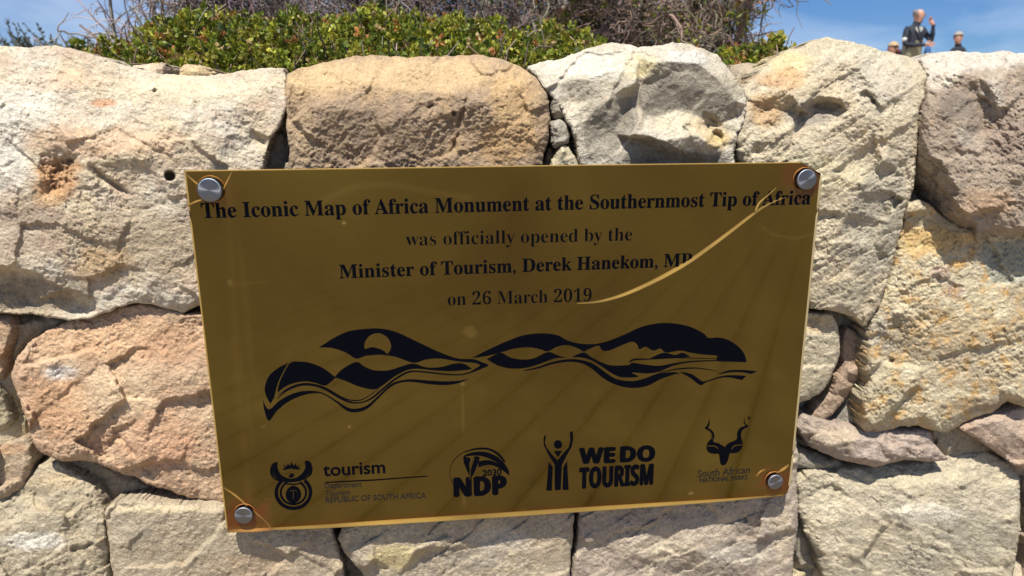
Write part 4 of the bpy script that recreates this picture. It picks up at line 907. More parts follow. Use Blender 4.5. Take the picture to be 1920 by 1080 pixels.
# coat of arms mark
def z5(pts): return [(410 + x / 4.571, 820 + y / 4.571) for x, y in pts]
band('emblem', [(438,290),(455,235),(500,215),(505,270),(540,330),(600,355),(630,358)], [(438,290),(455,340),(510,375),(580,385),(630,386)], z5)
band('emblem', [(805,270),(785,215),(740,205),(742,260),(715,310),(670,345),(625,358)], [(805,270),(795,320),(750,355),(690,378),(625,386)], z5)
shape('emblem', [z5([(545,275),(570,262),(552,238),(585,252),(590,222),(608,248),(622,212),(640,246),(665,222),(662,252),(695,238),(676,258),(700,268),(680,278),(620,268),(560,282)])])
shape('emblem', [z5([(600,330),(620,310),(650,318),(640,345),(605,348)])])
def ring(cx, cy, ro, ri, mp_, a0=0, a1=360, ky=1.0, name='emblem'):
    t = np.radians(np.linspace(a0, a1, 48, endpoint=(a1 - a0) < 360))
    o_ = [(cx + ro * math.cos(a), cy + ro * ky * math.sin(a)) for a in t]; i_ = [(cx + ri * math.cos(a), cy + ri * ky * math.sin(a)) for a in t]
    if a1 - a0 < 360: return shape(name, [mp_(o_ + i_[::-1])])
    return shape(name, [mp_(o_), mp_(i_)] if ri > 0 else [mp_(o_)])
ring(640, 475, 162, 132, z5, -50, 230, 0.92); ring(640, 475, 118, 100, z5, -60, 240, 0.92); ring(640, 492, 66, 0, z5, 0, 360, 1.1)
shape('emblem', [z5([(560,392),(640,402),(720,390),(722,398),(640,412),(560,402)])])
shape('emblem', [[(610, 904.2), (700, 899.5), (802, 892.4), (802, 893.8), (700, 901.6), (610, 906)]])
# swoosh of the second mark
def gold_line(top, bot, mp_):
    o = band('emblem_line', top, bot, mp_, mat=M_GOLD, up=0.0004)
    g_ = o.data.color_attributes.new('tone', 'FLOAT_COLOR', 'POINT'); g_.data.foreach_set('color', np.ones(len(o.data.vertices) * 4, np.float32))
def z6(pts): return [(820 + x / 4.364, 780 + y / 4.364) for x, y in pts]
band('emblem', [(225,295),(300,268),(400,262),(480,290),(530,335),(560,380)], [(225,300),(300,280),(400,276),(470,305),(515,345),(545,380)], z6)
band('emblem', [(215,330),(280,302),(380,295),(470,325),(540,380),(585,450),(588,490)], [(215,335),(290,325),(370,330),(450,360),(510,400),(550,440),(588,490)], z6)
band('emblem', [(335,375),(420,365),(500,395),(560,450),(590,488)], [(335,420),(420,400),(480,415),(540,450),(590,488)], z6)
shape('emblem', [cat(z6([(212,335),(270,350),(262,400),(270,500),(240,440),(215,380)]))])
shape('emblem', [cat(z6([(300,335),(345,340),(328,400),(300,470),(272,500),(280,400)]))])
ring(345, 465, 246, 242, z6, 140, 245, 0.8)
# figure with raised arms
shape('emblem', [z6([(890,165),(880,215),(895,260),(940,320),(985,365),(1030,310),(1075,260),(1090,210),(1085,135),(1108,125),(1112,190),(1100,250),(1060,320),(1020,400),(1010,605),(962,608),(960,400),(905,310),(872,240),(870,190),(878,158)])])
ring(988, 235, 34, 0, z6)
shape('emblem', [z6([(955,290),(1020,288),(988,340)])])
shape('emblem', [z6([(912,375),(945,420),(938,610),(893,612)])])
shape('emblem', [z6([(1062,372),(1075,605),(1025,606),(1032,425)])])
# antelope head
def z7(pts): return [(1260 + x / 5.4, 760 + y / 5.4) for x, y in pts]
band('emblem', [(378,130),(365,195),(335,230),(345,245),(385,265),(405,310),(395,345),(360,390),(352,440),(375,480),(430,492),(480,490)],
     [(378,130),(382,195),(365,225),(375,235),(415,265),(430,310),(420,370),(470,385),(515,410),(540,430),(520,450),(480,490)], z7)
band('emblem', [(738,115),(738,175),(772,208),(765,222),(720,245),(700,290),(705,340),(718,390),(705,440),(670,475),(620,485),(585,485)],
     [(738,115),(730,180),(748,205),(735,215),(690,235),(665,280),(660,340),(640,360),(580,385),(545,420),(560,450),(585,485)], z7)
shape('emblem', [cat(z7([(480,400),(540,425),(590,400),(585,480),(565,560),(540,600),(515,608),(495,595),(485,540),(475,480)]))])

# ------------------------------------------------------------------ vegetation
def leaf_material():
    m = bpy.data.materials.new('leaf'); m.use_nodes = True; nt = m.node_tree; b = nt.nodes['Principled BSDF']
    b.inputs['Roughness'].default_value = 0.5; b.inputs['Specular IOR Level'].default_value = 0.35
    at = N(nt, 'ShaderNodeAttribute', attribute_name='tone'); tr = N(nt, 'ShaderNodeBsdfTranslucent'); mx = N(nt, 'ShaderNodeMixShader'); mx.inputs[0].default_value = 0.28
    nt.links.new(at.outputs['Color'], b.inputs['Base Color']); nt.links.new(at.outputs['Color'], tr.inputs[0])
    nt.links.new(b.outputs[0], mx.inputs[1]); nt.links.new(tr.outputs[0], mx.inputs[2]); nt.links.new(mx.outputs[0], nt.nodes['Material Output'].inputs[0])
    return m
M_LEAF = leaf_material()
M_TWIG, _nt, _b = principled('dry_twig', rough=0.85)
_a = N(_nt, 'ShaderNodeAttribute', attribute_name='tone'); _nt.links.new(_a.outputs['Color'], _b.inputs['Base Color'])

def unit(v): return v / (np.linalg.norm(v, axis=-1, keepdims=True) + 1e-9)
def leaves(name, C, D, length, width, colr, parent):
    """C centres, D directions; one folded four-sided leaf each"""
    n = len(C); D = unit(D); side = unit(np.cross(D, rng.normal(size=(n, 3)))); up = np.cross(side, D)
    l = (length * rng.uniform(0.7, 1.25, n))[:, None]; w = (width * rng.uniform(0.7, 1.25, n))[:, None]
    a = C; b = C + D * l * 0.55 + side * w + up * w * 0.35; c = C + D * l + up * w * 0.1; d = C + D * l * 0.55 - side * w + up * w * 0.35
    V = np.stack([a, b, c, d], 1).reshape(-1, 3); k = np.arange(n) * 4
    F_ = np.concatenate([np.stack([k, k + 1, k + 2], 1), np.stack([k, k + 2, k + 3], 1)])
    o = mesh_np(name, V, F_, M_LEAF, None, False, np.repeat(colr, 4, 0))
    if parent is not None: adopt(o, parent)
    o['kind'] = 'stuff'
    return o
def grow(base, dirs, length, nseg, curl, droop=0.0):
    """random-walk curves: returns (n, nseg+1, 3)"""
    n = len(base); P_ = [base]; d = unit(dirs); st = (length / nseg)
    for k in range(nseg):
        d = unit(d + rng.normal(size=(n, 3)) * curl + np.array([0, 0, -droop]))
        P_.append(P_[-1] + d * (st[:, None] if np.ndim(st) else st))
    return np.stack(P_, 1)
def tubes(curves, r0, r1, sides=3):
    n, m, _ = curves.shape
    tan = unit(np.gradient(curves, axis=1)); ref = np.tile(np.array([0.31, 0.87, 0.39]), (n, m, 1))
    s = unit(np.cross(tan, ref)); t = np.cross(tan, s)
    f = np.linspace(0, 1, m)[None, :]
    r = np.reshape(r0, (-1, 1)) * (1 - f) + np.reshape(r1, (-1, 1)) * f
    r = np.broadcast_to(r, (n, m))
    V = [curves + (s * math.cos(a) + t * math.sin(a)) * r[..., None] for a in np.arange(sides) * 2 * np.pi / sides]
    V = np.stack(V, 2)                        # n, m, sides, 3
    i = np.arange(n)[:, None, None] * m * sides; j = np.arange(m - 1)[None, :, None] * sides; k = np.arange(sides)[None, None, :]; k2 = (k + 1) % sides
    a = i + j + k; b = i + j + k2; c = b + sides; d = a + sides
    return V.reshape(-1, 3), np.stack([a, b, c, d], -1).reshape(-1, 4), n, m * sides
def twigs(name, sets, tone_, parent, var=0.35):
    Vs, Fs, Cs, off = [], [], [], 0
    for cv, r0, r1 in sets:
        V, F_, n, per = tubes(cv, r0, r1)
        c = np.array(tone_) * (1 + var * rng.normal(size=(n, 1))) * (1 + 0.12 * rng.normal(size=(n, 3)) * [1, .6, .8])
        Vs.append(V); Fs.append(F_ + off); off += len(V); Cs.append(np.repeat(np.clip(c, 0.02, 0.7), per, 0))
    o = mesh_np(name, np.concatenate(Vs), np.concatenate(Fs), M_TWIG, None, True, np.concatenate(Cs))
    if parent is not None: adopt(o, parent)
    if name == 'twigs': o['kind'] = 'stuff'
    return o
def pick(curves, n, lo=0.2, hi=1.0):
    i = rng.integers(0, len(curves), n); t = rng.uniform(lo, hi, n) * (curves.shape[1] - 1); k = np.minimum(t.astype(int), curves.shape[1] - 2); f = (t - k)[:, None]
    p = curves[i, k] * (1 - f) + curves[i, k + 1] * f; d = unit(curves[i, k + 1] - curves[i, k]); return p, d

GREENS = np.array([(0.13, 0.185, 0.018), (0.19, 0.235, 0.02), (0.085, 0.135, 0.015), (0.27, 0.29, 0.035), (0.05, 0.085, 0.018), (0.30, 0.15, 0.04), (0.24, 0.20, 0.07)])
def greens(n, p=(0.27, 0.25, 0.13, 0.20, 0.06, 0.03, 0.06)):
    p = np.array(p); return np.clip(GREENS[rng.choice(len(GREENS), n, p=p / p.sum())] * rng.uniform(0.6, 1.5, (n, 1)) * np.array([1.16, 1.0, 1.2]), 0.01, 0.6)

# spreading green bush right behind the wall
def green_bush(us, vs, yc, yr, n, label, zb=1.455, lump=0.055, leafl=0.0078, nm='green_bush', cat='bush'):
    us = np.array(us, float); vs = np.array(vs, float)
    root = empty(nm, label, cat, (float(P(us.mean(), 200, yc)[0]), yc, zb))
    u = rng.uniform(us[0], us[-1], n); Yq = yc + yr * rng.uniform(-1, 1, n)
    v = np.interp(u, us, vs)
    zt = P(u, v, yc)[:, 2]; x = P(u, v, yc)[:, 0]
    k = np.sqrt(np.clip(1 - ((Yq - yc) / yr) ** 2, 0, 1))
    lmp = fbm(x * 1000, Yq * 1000, 62, 4, 501, 0.6)
    z = zb + (zt - zb) * k + lump * lmp
    depth = np.abs(rng.normal(size=n)) * 0.022
    gap = fbm(x * 1000, Yq * 1000, 26, 3, 519) > 0.27; depth = depth + gap * 0.026
    C = np.stack([x, Yq, z - depth], 1)
    nrm = unit(np.stack([0 * x, -(Yq - yc) * -1.0 * (zt - zb) / yr ** 2 * 1.5, 0.0 * x + 0.6], 1)) + 0
    nrm = unit(np.stack([rng.normal(size=n) * .35, (Yq - yc) / yr * 0.7 + rng.normal(size=n) * .35, np.ones(n)], 1))
    per = 8; Ci = np.repeat(C, per, 0) + rng.normal(size=(n * per, 3)) * 0.0025
    Di = np.repeat(nrm, per, 0) * 1.0 + rng.normal(size=(n * per, 3)) * 0.75
    # patches: rusty tips and old grey wood show in places
    base = greens(n)
    rus = fbm(x * 1000, Yq * 1000, 60, 3, 511) > 0.40
    base[rus & (rng.random(n) < 0.45)] = np.array([0.34, 0.15, 0.05])
    c = np.repeat(base, per, 0) * rng.uniform(0.8, 1.25, (n * per, 1))
    o = leaves('foliage', Ci, Di, leafl, leafl * 0.40, np.clip(c, 0.01, 0.6), root)
    m = n // 14
    dkp = np.repeat(np.clip(1 + 0.9 * fbm(x * 1000, Yq * 1000, 40, 3, 517), 0.5, 1.5), per)
    b0 = np.stack([x[:m], Yq[:m], np.maximum(z[:m] - 0.075, zb - 0.03)], 1)
    cv = grow(b0, np.stack([rng.normal(size=m) * .5, rng.normal(size=m) * .5, np.ones(m)], 1), np.full(m, 0.095), 5, 0.25)
    twigs('twigs', [(cv, 0.0018, 0.0009)], (0.20, 0.155, 0.12), root)
    return root
green_bush([222, 245, 290, 330, 370, 420, 480, 560, 640, 700, 760, 820, 900, 960, 1020, 1080, 1125],
           [136, 106, 82, 74, 55, 44, 52, 55, 46, 30, 50, 50, 58, 76, 72, 86, 118], 0.56, 0.33, 13000,
           'wide low green bush with small fleshy leaves spilling over the back of the wall')
green_bush([1335, 1360, 1390, 1420, 1440, 1455, 1472], [112, 96, 100, 84, 66, 84, 108], 0.62, 0.16, 900,
           'small bright green leafy bush in the dip of the wall right of the faceted block', leafl=0.010, lump=0.02)

# tangle of dry shrubs behind it
def dry_shrub(label, u0, u1, yc, height, ntr, seed_tone, leafn=0, spread=0.45, thin=1.0, nm='dry_shrub', k2=26, k3=4.2, z0=1.45, lim=None):
    lo, hi = (float(P(q, 60, yc)[0]) for q in (lim or (u0 - 60, u1 + 60)))
    ok = lambda t: t[(t[..., 0] > lo).all(1) & (t[..., 0] < hi).all(1)]
    a = float(P(u0, 150, yc)[0]); b = float(P(u1, 150, yc)[0])
    root = empty(nm, label, 'shrub', ((a + b) / 2, yc, z0))
    base = np.stack([rng.uniform(a + .05 * (b - a), b - .05 * (b - a), ntr), yc + rng.normal(size=ntr) * 0.16, np.full(ntr, z0 - 0.02)], 1)
    d = np.stack([(base[:, 0] - (a + b) / 2) / (b - a) * 1.6 * spread * 2 + rng.normal(size=ntr) * spread * .6, rng.normal(size=ntr) * 0.35, np.ones(ntr)], 1)
    t1 = grow(base, d, height * rng.uniform(0.7, 1.1, ntr), 9, 0.2); t1 = ok(t1)
    n2 = ntr * k2; p, dd = pick(t1, n2, 0.08); t2 = grow(p, dd * 0.6 + rng.normal(size=(n2, 3)) * 0.8, height * rng.uniform(0.18, 0.5, n2), 8, 0.34); t2 = ok(t2)
    n3 = int(n2 * k3); p, dd = pick(t2, n3, 0.1); t3 = grow(p, dd * 0.5 + rng.normal(size=(n3, 3)) * 0.8, height * rng.uniform(0.06, 0.18, n3), 5, 0.42); t3 = ok(t3)
    twigs('branch', [(t1, 0.0075 * thin, 0.0028 * thin)], np.array(seed_tone) * 0.9, root)
    twigs('twigs', [(t2, 0.0030 * thin, 0.0012 * thin), (t3, 0.0014 * thin, 0.0008 * thin)], seed_tone, root)
    if leafn:
        p, dd = pick(t2, leafn, 0.5); keep = fbm(p[:, 0] * 1000, p[:, 2] * 1000, 110, 3, 521) > 0.1; p = p[keep]; dd = dd[keep]
        per = 6; n = len(p)
        leaves('foliage', np.repeat(p, per, 0) + rng.normal(size=(n * per, 3)) * 0.008, rng.normal(size=(n * per, 3)) + [0, 0, .5], 0.014, 0.0038, greens(n * per, (0.3, .2, .25, .15, .05, .02, .03)), root)
    return root
MAUVE = (0.19, 0.155, 0.148)
dry_shrub('leftmost dry shrub, thin bare grey branches against the sky', 290, 430, 1.55, 0.60, 15, (0.27, 0.23, 0.215), 0, 0.16, k2=20, lim=(225, 520))
dry_shrub('dense dry shrub of tangled mauve grey twigs behind the left half of the green bush', 370, 760, 1.5, 0.70, 46, MAUVE, 700, k3=5.5)
dry_shrub('dense dry shrub of brown grey twigs behind the right half of the green bush', 700, 1080, 1.6, 0.70, 50, (0.165, 0.13, 0.112), 1500, k3=5.5)
dry_shrub('dry brown shrub with some green tufts behind the white faceted block', 1040, 1330, 1.5, 0.64, 42, (0.18, 0.135, 0.105), 3400, 0.3, k3=6.0, lim=(980, 1400))
dry_shrub('rightmost dry shrub, sparse rusty twigs and green tips at the edge of the open sky', 1290, 1370, 1.45, 0.45, 12, (0.20, 0.14, 0.10), 3500, 0.08, k2=30, lim=(1240, 1425))
# bare grey stick right of them, in front of the sky
def stick(label, lines, Y, r, tone_, nm='dead_branch', cat='branch'):
    first = P(lines[0][0][0], lines[0][0][1], Y)
    root = empty(nm, label, cat, tuple(first))
    for i, ln in enumerate(lines):
        p = cat_(ln); c = P(p[:, 0], p[:, 1], Y + 0.02 * np.sin(np.arange(len(p)) * .5))
        twigs('branch' if i == 0 else 'side_twig', [(c[None], r * (1 if i == 0 else .6), r * 0.4)], tone_, root, 0.05)
    return root
def cat_(pts): return cat(pts, 4)
stick('thin bare grey stick rising against the sky beside the right green bush', [[(1392, 128), (1394, 95), (1398, 60), (1396, 35), (1402, 18), (1406, 6)], [(1397, 52), (1388, 38), (1380, 34)], [(1395, 80), (1408, 66), (1420, 60)], [(1394, 100), (1384, 84), (1372, 76)], [(1395, 92), (1412, 84), (1426, 74)], [(1398, 62), (1410, 54), (1418, 52)]], 0.95, 0.0019, (0.13, 0.11, 0.11))
stick('pale dead branches arching over the left top block of the wall', [[(232, 100), (205, 84), (180, 70), (160, 60), (148, 58)], [(225, 96), (200, 62), (180, 40), (160, 33), (140, 32), (118, 42)], [(190, 74), (176, 52), (168, 50)], [(214, 92), (196, 96), (178, 84)], [(236, 92), (226, 66), (212, 44), (206, 34)], [(238, 80), (222, 58), (240, 40)], [(170, 100), (166, 80), (160, 70)], [(60, 78), (66, 70), (80, 88)]], 1.6, 0.0028, (0.42, 0.37, 0.32))
# low dark shrubs far to the left
def low_shrub(label, u0, u1, vt, yc, n, tones):
    a, b = float(P(u0, vt, yc)[0]), float(P(u1, vt, yc)[0]); zt = float(P((u0 + u1) / 2, vt, yc)[2]); zb = 1.50
    root = empty('low_shrub', label, 'shrub', ((a + b) / 2, yc, zb))
    x = rng.uniform(a, b, n); yy = yc + rng.normal(size=n) * .35; e = np.sqrt(np.clip(1 - ((x - (a + b) / 2) / ((b - a) / 2)) ** 2, 0, 1)) * 0.45 + 0.55
    h = (zt - zb) * e * (1 + 0.35 * fbm(x * 1000, yy * 1000, 160, 3, 531))
    base = np.stack([x, yy, np.full(n, zb - .05)], 1)
    cv = grow(base, np.stack([rng.normal(size=n) * .35, rng.normal(size=n) * .35, np.ones(n)], 1), np.abs(h) * rng.uniform(0.7, 1.15, n) + .05, 6, 0.13)
    twigs('twigs', [(cv, 0.005, 0.0025)], (0.17, 0.15, 0.125), root)
    p, d = pick(cv, n * 55, 0.1); m = len(p)
    c = np.array(tones)[rng.integers(0, len(tones), m)] * rng.uniform(0.7, 1.3, (m, 1))
    leaves('foliage', p, d + rng.normal(size=(m, 3)) * .6, 0.026, 0.006, c, root)
DARKG = [(0.05, 0.065, 0.03), (0.07, 0.08, 0.035), (0.035, 0.045, 0.025), (0.10, 0.095, 0.06)]
low_shrub('low dark shrub with upright wispy tips at the far left of the frame', -120, 75, 74, 5.2, 420, DARKG)
low_shrub('low dark green shrub between the wispy one and the dead branches', 70, 175, 76, 4.6, 320, DARKG)
low_shrub('low dark shrub just left of the green bush behind the dead branches', 155, 290, 84, 4.0, 300, DARKG)
low_shrub('dark shrub far behind the dry tangle', 300, 900, 90, 6.5, 500, DARKG)

# dry curled leaf hanging in the tangle
dl = empty('dried_leaf', 'pale tan curled dead leaf caught in the dry twigs at the top of the photo', 'leaf', tuple(P(1050, 8, 1.28)))
pc = P(1052, 10, 1.28)
th_ = np.linspace(-1, 1, 13); tt_ = np.linspace(0, 1, 9); A_, B_ = np.meshgrid(th_, tt_)
wv = 0.020 * np.sin(np.pi * np.clip(B_ * .92 + .05, 0, 1)); Vl = np.stack([pc[0] + A_ * wv + 0.008 * np.sin(B_ * 5), pc[1] + 0.014 * (A_ ** 2) - 0.01 * B_ * A_, pc[2] + 0.022 - B_ * 0.055 + 0.004 * np.cos(A_ * 7)], -1).reshape(-1, 3)
cl = np.where(Vl[:, 2:3] > pc[2] - 0.004, np.array([[0.62, 0.54, 0.46]]), np.array([[0.42, 0.22, 0.10]]))
adopt(mesh_np('blade', Vl, grid(13, 9), M_LEAF, None, True, cl), dl)

# ------------------------------------------------------------------ people on the rise behind the wall
def mat_(n, c, r=0.8): return principled(n, c, r)[0]
M_SKIN = mat_('skin', (0.50, 0.26, 0.18), 0.5); M_JACKET = mat_('dark_jacket', (0.012, 0.016, 0.03)); M_SHIRT = mat_('pale_shirt', (0.55, 0.56, 0.52))
M_KHAKI = mat_('khaki_trousers', (0.24, 0.22, 0.14)); M_NAVY = mat_('navy_cloth', (0.03, 0.045, 0.10)); M_BLUE = mat_('blue_bag', (0.03, 0.10, 0.28)); M_HAIRG = mat_('grey_hair', (0.27, 0.24, 0.21)); M_HAIRB = mat_('fair_hair', (0.38, 0.28, 0.15)); M_SHOE = mat_('dark_shoe', (0.03, 0.025, 0.02)); M_RED = mat_('dark_red_top', (0.12, 0.02, 0.02)); M_EYE = mat_('eye', (0.02, 0.015, 0.01), 0.2)

def skin_mesh(name, joints, bones, mats, parent, sub=2):
    names = list(joints); ix = {n: i for i, n in enumerate(names)}
    me = bpy.data.meshes.new(name); me.from_pydata([joints[n][0] for n in names], [(ix[a], ix[b]) for a, b, _ in bones], [])
    o = bpy.data.objects.new('tmp', me); COL.objects.link(o)
    md = o.modifiers.new('s', 'SKIN'); md.use_smooth_shade = True
    if not me.skin_vertices: me.skin_vertices.new()
    for n, i in ix.items():
        r = joints[n][1]; r = (r, r) if np.isscalar(r) else r
        me.skin_vertices[0].data[i].radius = r; me.skin_vertices[0].data[i].use_root = (i == 0)
    ss = o.modifiers.new('u', 'SUBSURF'); ss.levels = sub; ss.render_levels = sub
    dg = bpy.context.evaluated_depsgraph_get(); m2 = bpy.data.meshes.new_from_object(o.evaluated_get(dg)); bpy.data.objects.remove(o)
    m2.name = name
    co = np.zeros(len(m2.vertices) * 3, np.float32); m2.vertices.foreach_get('co', co); co = co.reshape(-1, 3)
    hz_ = np.where(co[:, 2] < 1.45, 0.016, 0.0)[:, None] * np.stack([fbm(co[:, 0] * 100, co[:, 2] * 130 + co[:, 1] * 60, 9, 3, 611), fbm(co[:, 0] * 100 + co[:, 1] * 80, co[:, 2] * 130, 9, 3, 612), 0 * co[:, 0]], 1)
    m2.vertices.foreach_set('co', (co + hz_).ravel().astype(np.float32))
    for m in mats: m2.materials.append(m)
    cen = np.array([p.center[:] for p in m2.polygons])
    bestd = np.full(len(cen), 9.0); bm_ = np.zeros(len(cen), int)
    for a, b, mi in bones:
        A_, B_ = np.array(joints[a][0], float), np.array(joints[b][0], float); v = B_ - A_; t = np.clip((cen - A_) @ v / (v @ v + 1e-9), 0, 1)
        ra, rb = np.mean(joints[a][1]), np.mean(joints[b][1]); d = np.linalg.norm(cen - A_ - t[:, None] * v, axis=1) - (ra * (1 - t) + rb * t)
        k = d < bestd; bestd[k] = d[k]; bm_[k] = mi
    m2.polygons.foreach_set('material_index', bm_.astype(np.int32)); m2.polygons.foreach_set('use_smooth', np.ones(len(cen), bool)); m2.update()
    ob = bpy.data.objects.new(name, m2); COL.objects.link(ob); ob.parent = parent
    return ob
def hand(J, Bn, pre, wrist, d, side, mi, r=0.0085):
    """palm and five bent fingers along d; side = thumb side"""
    d = Vector(d).normalized(); side = Vector(side); side = (side - d * side.dot(d)).normalized(); nrm = d.cross(side).normalized(); w = Vector(wrist)
    J[pre + 'palm'] = (w + d * 0.045, (0.036, 0.018)); Bn.append((pre + 'wrist', pre + 'palm', mi))
    for k, (o_, ln) in enumerate(((0.028, .066), (0.010, .075), (-0.010, .070), (-0.028, .055))):
        a = w + d * 0.085 + side * o_; b = a + d * ln * .55 + nrm * 0.008; c = b + d * ln * .35 + nrm * 0.028
        J[pre + f'a{k}'] = (a, r * 1.15); J[pre + f'b{k}'] = (b, r); J[pre + f'c{k}'] = (c, r * .8)
        Bn += [(pre + 'palm', pre + f'a{k}', mi), (pre + f'a{k}', pre + f'b{k}', mi), (pre + f'b{k}', pre + f'c{k}', mi)]
    a = w + d * 0.03 + side * 0.038; b = a + d * 0.03 + side * 0.018 + nrm * .008; c = b + d * .03 + nrm * .012
    J[pre + 'ta'] = (a, r * 1.3); J[pre + 'tb'] = (b, r * 1.1); J[pre + 'tc'] = (c, r * .85)
    Bn += [(pre + 'palm', pre + 'ta', mi), (pre + 'ta', pre + 'tb', mi), (pre + 'tb', pre + 'tc', mi)]
def ellipsoid(name, c, r, mat, parent, top_only=None, n=20):
    th = np.linspace(0, np.pi, n); ph = np.linspace(0, 2 * np.pi, 2 * n, endpoint=False); T, Ph = np.meshgrid(th, ph, indexing='ij')
    X = np.stack([np.sin(T) * np.cos(Ph) * r[0], np.sin(T) * np.sin(Ph) * r[1], np.cos(T) * r[2]], -1)
    X = X * (1 + 0.05 * rng.normal(size=T.shape))[..., None] if 'hair' in name else X
    V = X.reshape(-1, 3) + np.array(c); i, j = np.meshgrid(np.arange(n - 1), np.arange(2 * n), indexing='ij'); i = i.ravel(); j = j.ravel(); j2 = (j + 1) % (2 * n)
    F_ = np.stack([i * 2 * n + j, (i + 1) * 2 * n + j, (i + 1) * 2 * n + j2, i * 2 * n + j2], 1)
    if top_only is not None: F_ = F_[top_only(V[F_].mean(1))]
    o = mesh_np(name, V, F_, mat, None, True); o.parent = parent; return o
def head(J, Bn, c, f, tilt, mi):
    """skull, jaw, nose and ears as extra skinned vertices; c head centre, f facing"""
    c = Vector(c); f = Vector(f).normalized(); up = (Vector((0, 0, 1)) + f * tilt).normalized(); s = f.cross(up).normalized()
    J['skull'] = (c + up * 0.03 - f * 0.012, (0.077, 0.088)); J['crown'] = (c + up * 0.085 - f * .01, 0.052)
    J['jaw'] = (c - up * 0.055 + f * 0.022, (0.05, 0.055)); J['chin'] = (c - up * 0.095 + f * 0.052, 0.022)
    Bn += [('neck', 'jaw', mi), ('jaw', 'skull', mi), ('skull', 'crown', mi), ('jaw', 'chin', mi)]
    return c, f, up, s
def face(c, f, up, s, parent):
    def q(a, b, d): return c + f * a + s * b + up * d
    nv = [q(.082, 0, .03), q(.08, .014, -.012), q(.112, 0, -.016), q(.08, -.014, -.012), q(.078, 0, -.026)]
    mesh_np('nose', np.array(nv), np.array([[0, 1, 2], [0, 2, 3], [1, 4, 2], [2, 4, 3]]), M_SKIN, None, True).parent = parent
    for sg in (-1, 1):
        ellipsoid('eye', q(.076, sg * .031, .02), (.009, .009, .007), M_EYE, parent, n=8)
        ellipsoid('ear', q(-.005, sg * .083, .0), (.016, .012, .032), M_SKIN, parent, n=8)
    ellipsoid('mouth', q(.080, 0, -.052), (.010, .022, .006), M_RED, parent, n=8)

def person(label, u, vhead, Y, build, group=None):
    top = P(u, vhead, Y)
    return top
# 1: standing, dark jacket open over a pale shirt, one hand up at the face
Yp = 10.2; tp = P(1721, 13, Yp); gz = 1.55
root = empty('person', 'person standing with one hand raised to the face, dark jacket over pale shirt, khaki trousers', 'person', (float(tp[0]), Yp, gz))
Ht = float(tp[2]) - gz; k = Ht / 1.78; print('person height', Ht)
J = {'pelvis': ((0, 0, .98), (.15, .11)), 'waist': ((-.01, 0, 1.22), (.165, .12)), 'chest': ((-.01, 0, 1.34), (.18, .13)), 'collar': ((0.0, 0, 1.46), (.09, .08)), 'neck': ((.02, -.01, 1.52), .052),
     'sl': ((-.155, .0, 1.42), .062), 'el': ((-.205, -.06, 1.15), .05), 'lwrist': ((.05, -.24, 1.13), .03),
     'sr': ((.145, 0, 1.41), .06), 'er': ((.235, -.14, 1.19), .048), 'rwrist': ((.20, -.19, 1.47), .03),
     'hl': ((-.09, 0, .90), .095), 'kl': ((-.11, -.03, .50), .062), 'al': ((-.12, .0, .09), .042), 'tl': ((-.11, -.17, .04), .036),
     'hr': ((.09, 0, .90), .095), 'kr': ((.12, -.02, .50), .062), 'ar': ((.14, .02, .09), .042), 'tr': ((.17, -.14, .04), .036)}
Bn = [('pelvis', 'waist', 2), ('waist', 'chest', 1), ('chest', 'collar', 1), ('collar', 'neck', 0), ('chest', 'sl', 1), ('sl', 'el', 1), ('el', 'lwrist', 1), ('chest', 'sr', 1), ('sr', 'er', 1), ('er', 'rwrist', 1),
      ('pelvis', 'hl', 2), ('hl', 'kl', 2), ('kl', 'al', 2), ('al', 'tl', 3), ('pelvis', 'hr', 2), ('hr', 'kr', 2), ('kr', 'ar', 2), ('ar', 'tr', 3)]
hd = head(J, Bn, (.03, -.03, 1.65), (.75, -.6, -.15), 0.1, 0)
hand(J, Bn, 'l', J['lwrist'][0], (1, -.25, .05), (0, 0, 1), 0); hand(J, Bn, 'r', J['rwrist'][0], (-.65, .05, .75), (-.7, 0, -.7), 0)
body = skin_mesh('body', J, Bn, [M_SKIN, M_JACKET, M_KHAKI, M_SHOE], root)
face(*hd, root)
ellipsoid('hair', hd[0] + Vector((-.012, .012, .035)), (.090, .094, .098), M_HAIRG, root, lambda c: (c[:, 2] < 1.73) & (c[:, 2] > 1.60) & ((c[:, 0] - hd[0].x) * .75 - (c[:, 1] - hd[0].y) * .6 < -0.012))
# open shirt front: a curved panel following the chest
a_, b_ = np.meshgrid(np.linspace(-0.55, 0.75, 10), np.linspace(0, 1, 8)); zz = 1.44 - b_ * .30
wd = 0.176 - .02 * b_
Vs = np.stack([wd * np.sin(a_ * (1 - .35 * (1 - b_))) + .0, -(0.128 - .012 * b_) * np.cos(a_), zz], -1).reshape(-1, 3)
mesh_np('shirt_front', Vs, grid(10, 8), M_SHIRT, None, True).parent = root
wq = [np.array(((-.10 + .02 * q, -.115 - .03 * math.sin(q * .5), 1.47 - .052 * q), (-.065 + .02 * q, -.125 - .03 * math.sin(q * .5), 1.47 - .052 * q))) for q in range(8)]
mesh_np('bag_strap', np.concatenate(wq) + [0, -.035, 0], np.array([[2 * q, 2 * q + 1, 2 * q + 3, 2 * q + 2] for q in range(7)]), M_JACKET, None, True).parent = root
ellipsoid('sleeve_stripe', (-.214, -.055, 1.235), (.038, .052, .04), M_SHIRT, root, n=10)
bg_ = ellipsoid('hip_bag', (.215, -.10, 1.03), (.055, .05, .11), M_BLUE, root, n=12)
root.scale = (k, k, k)
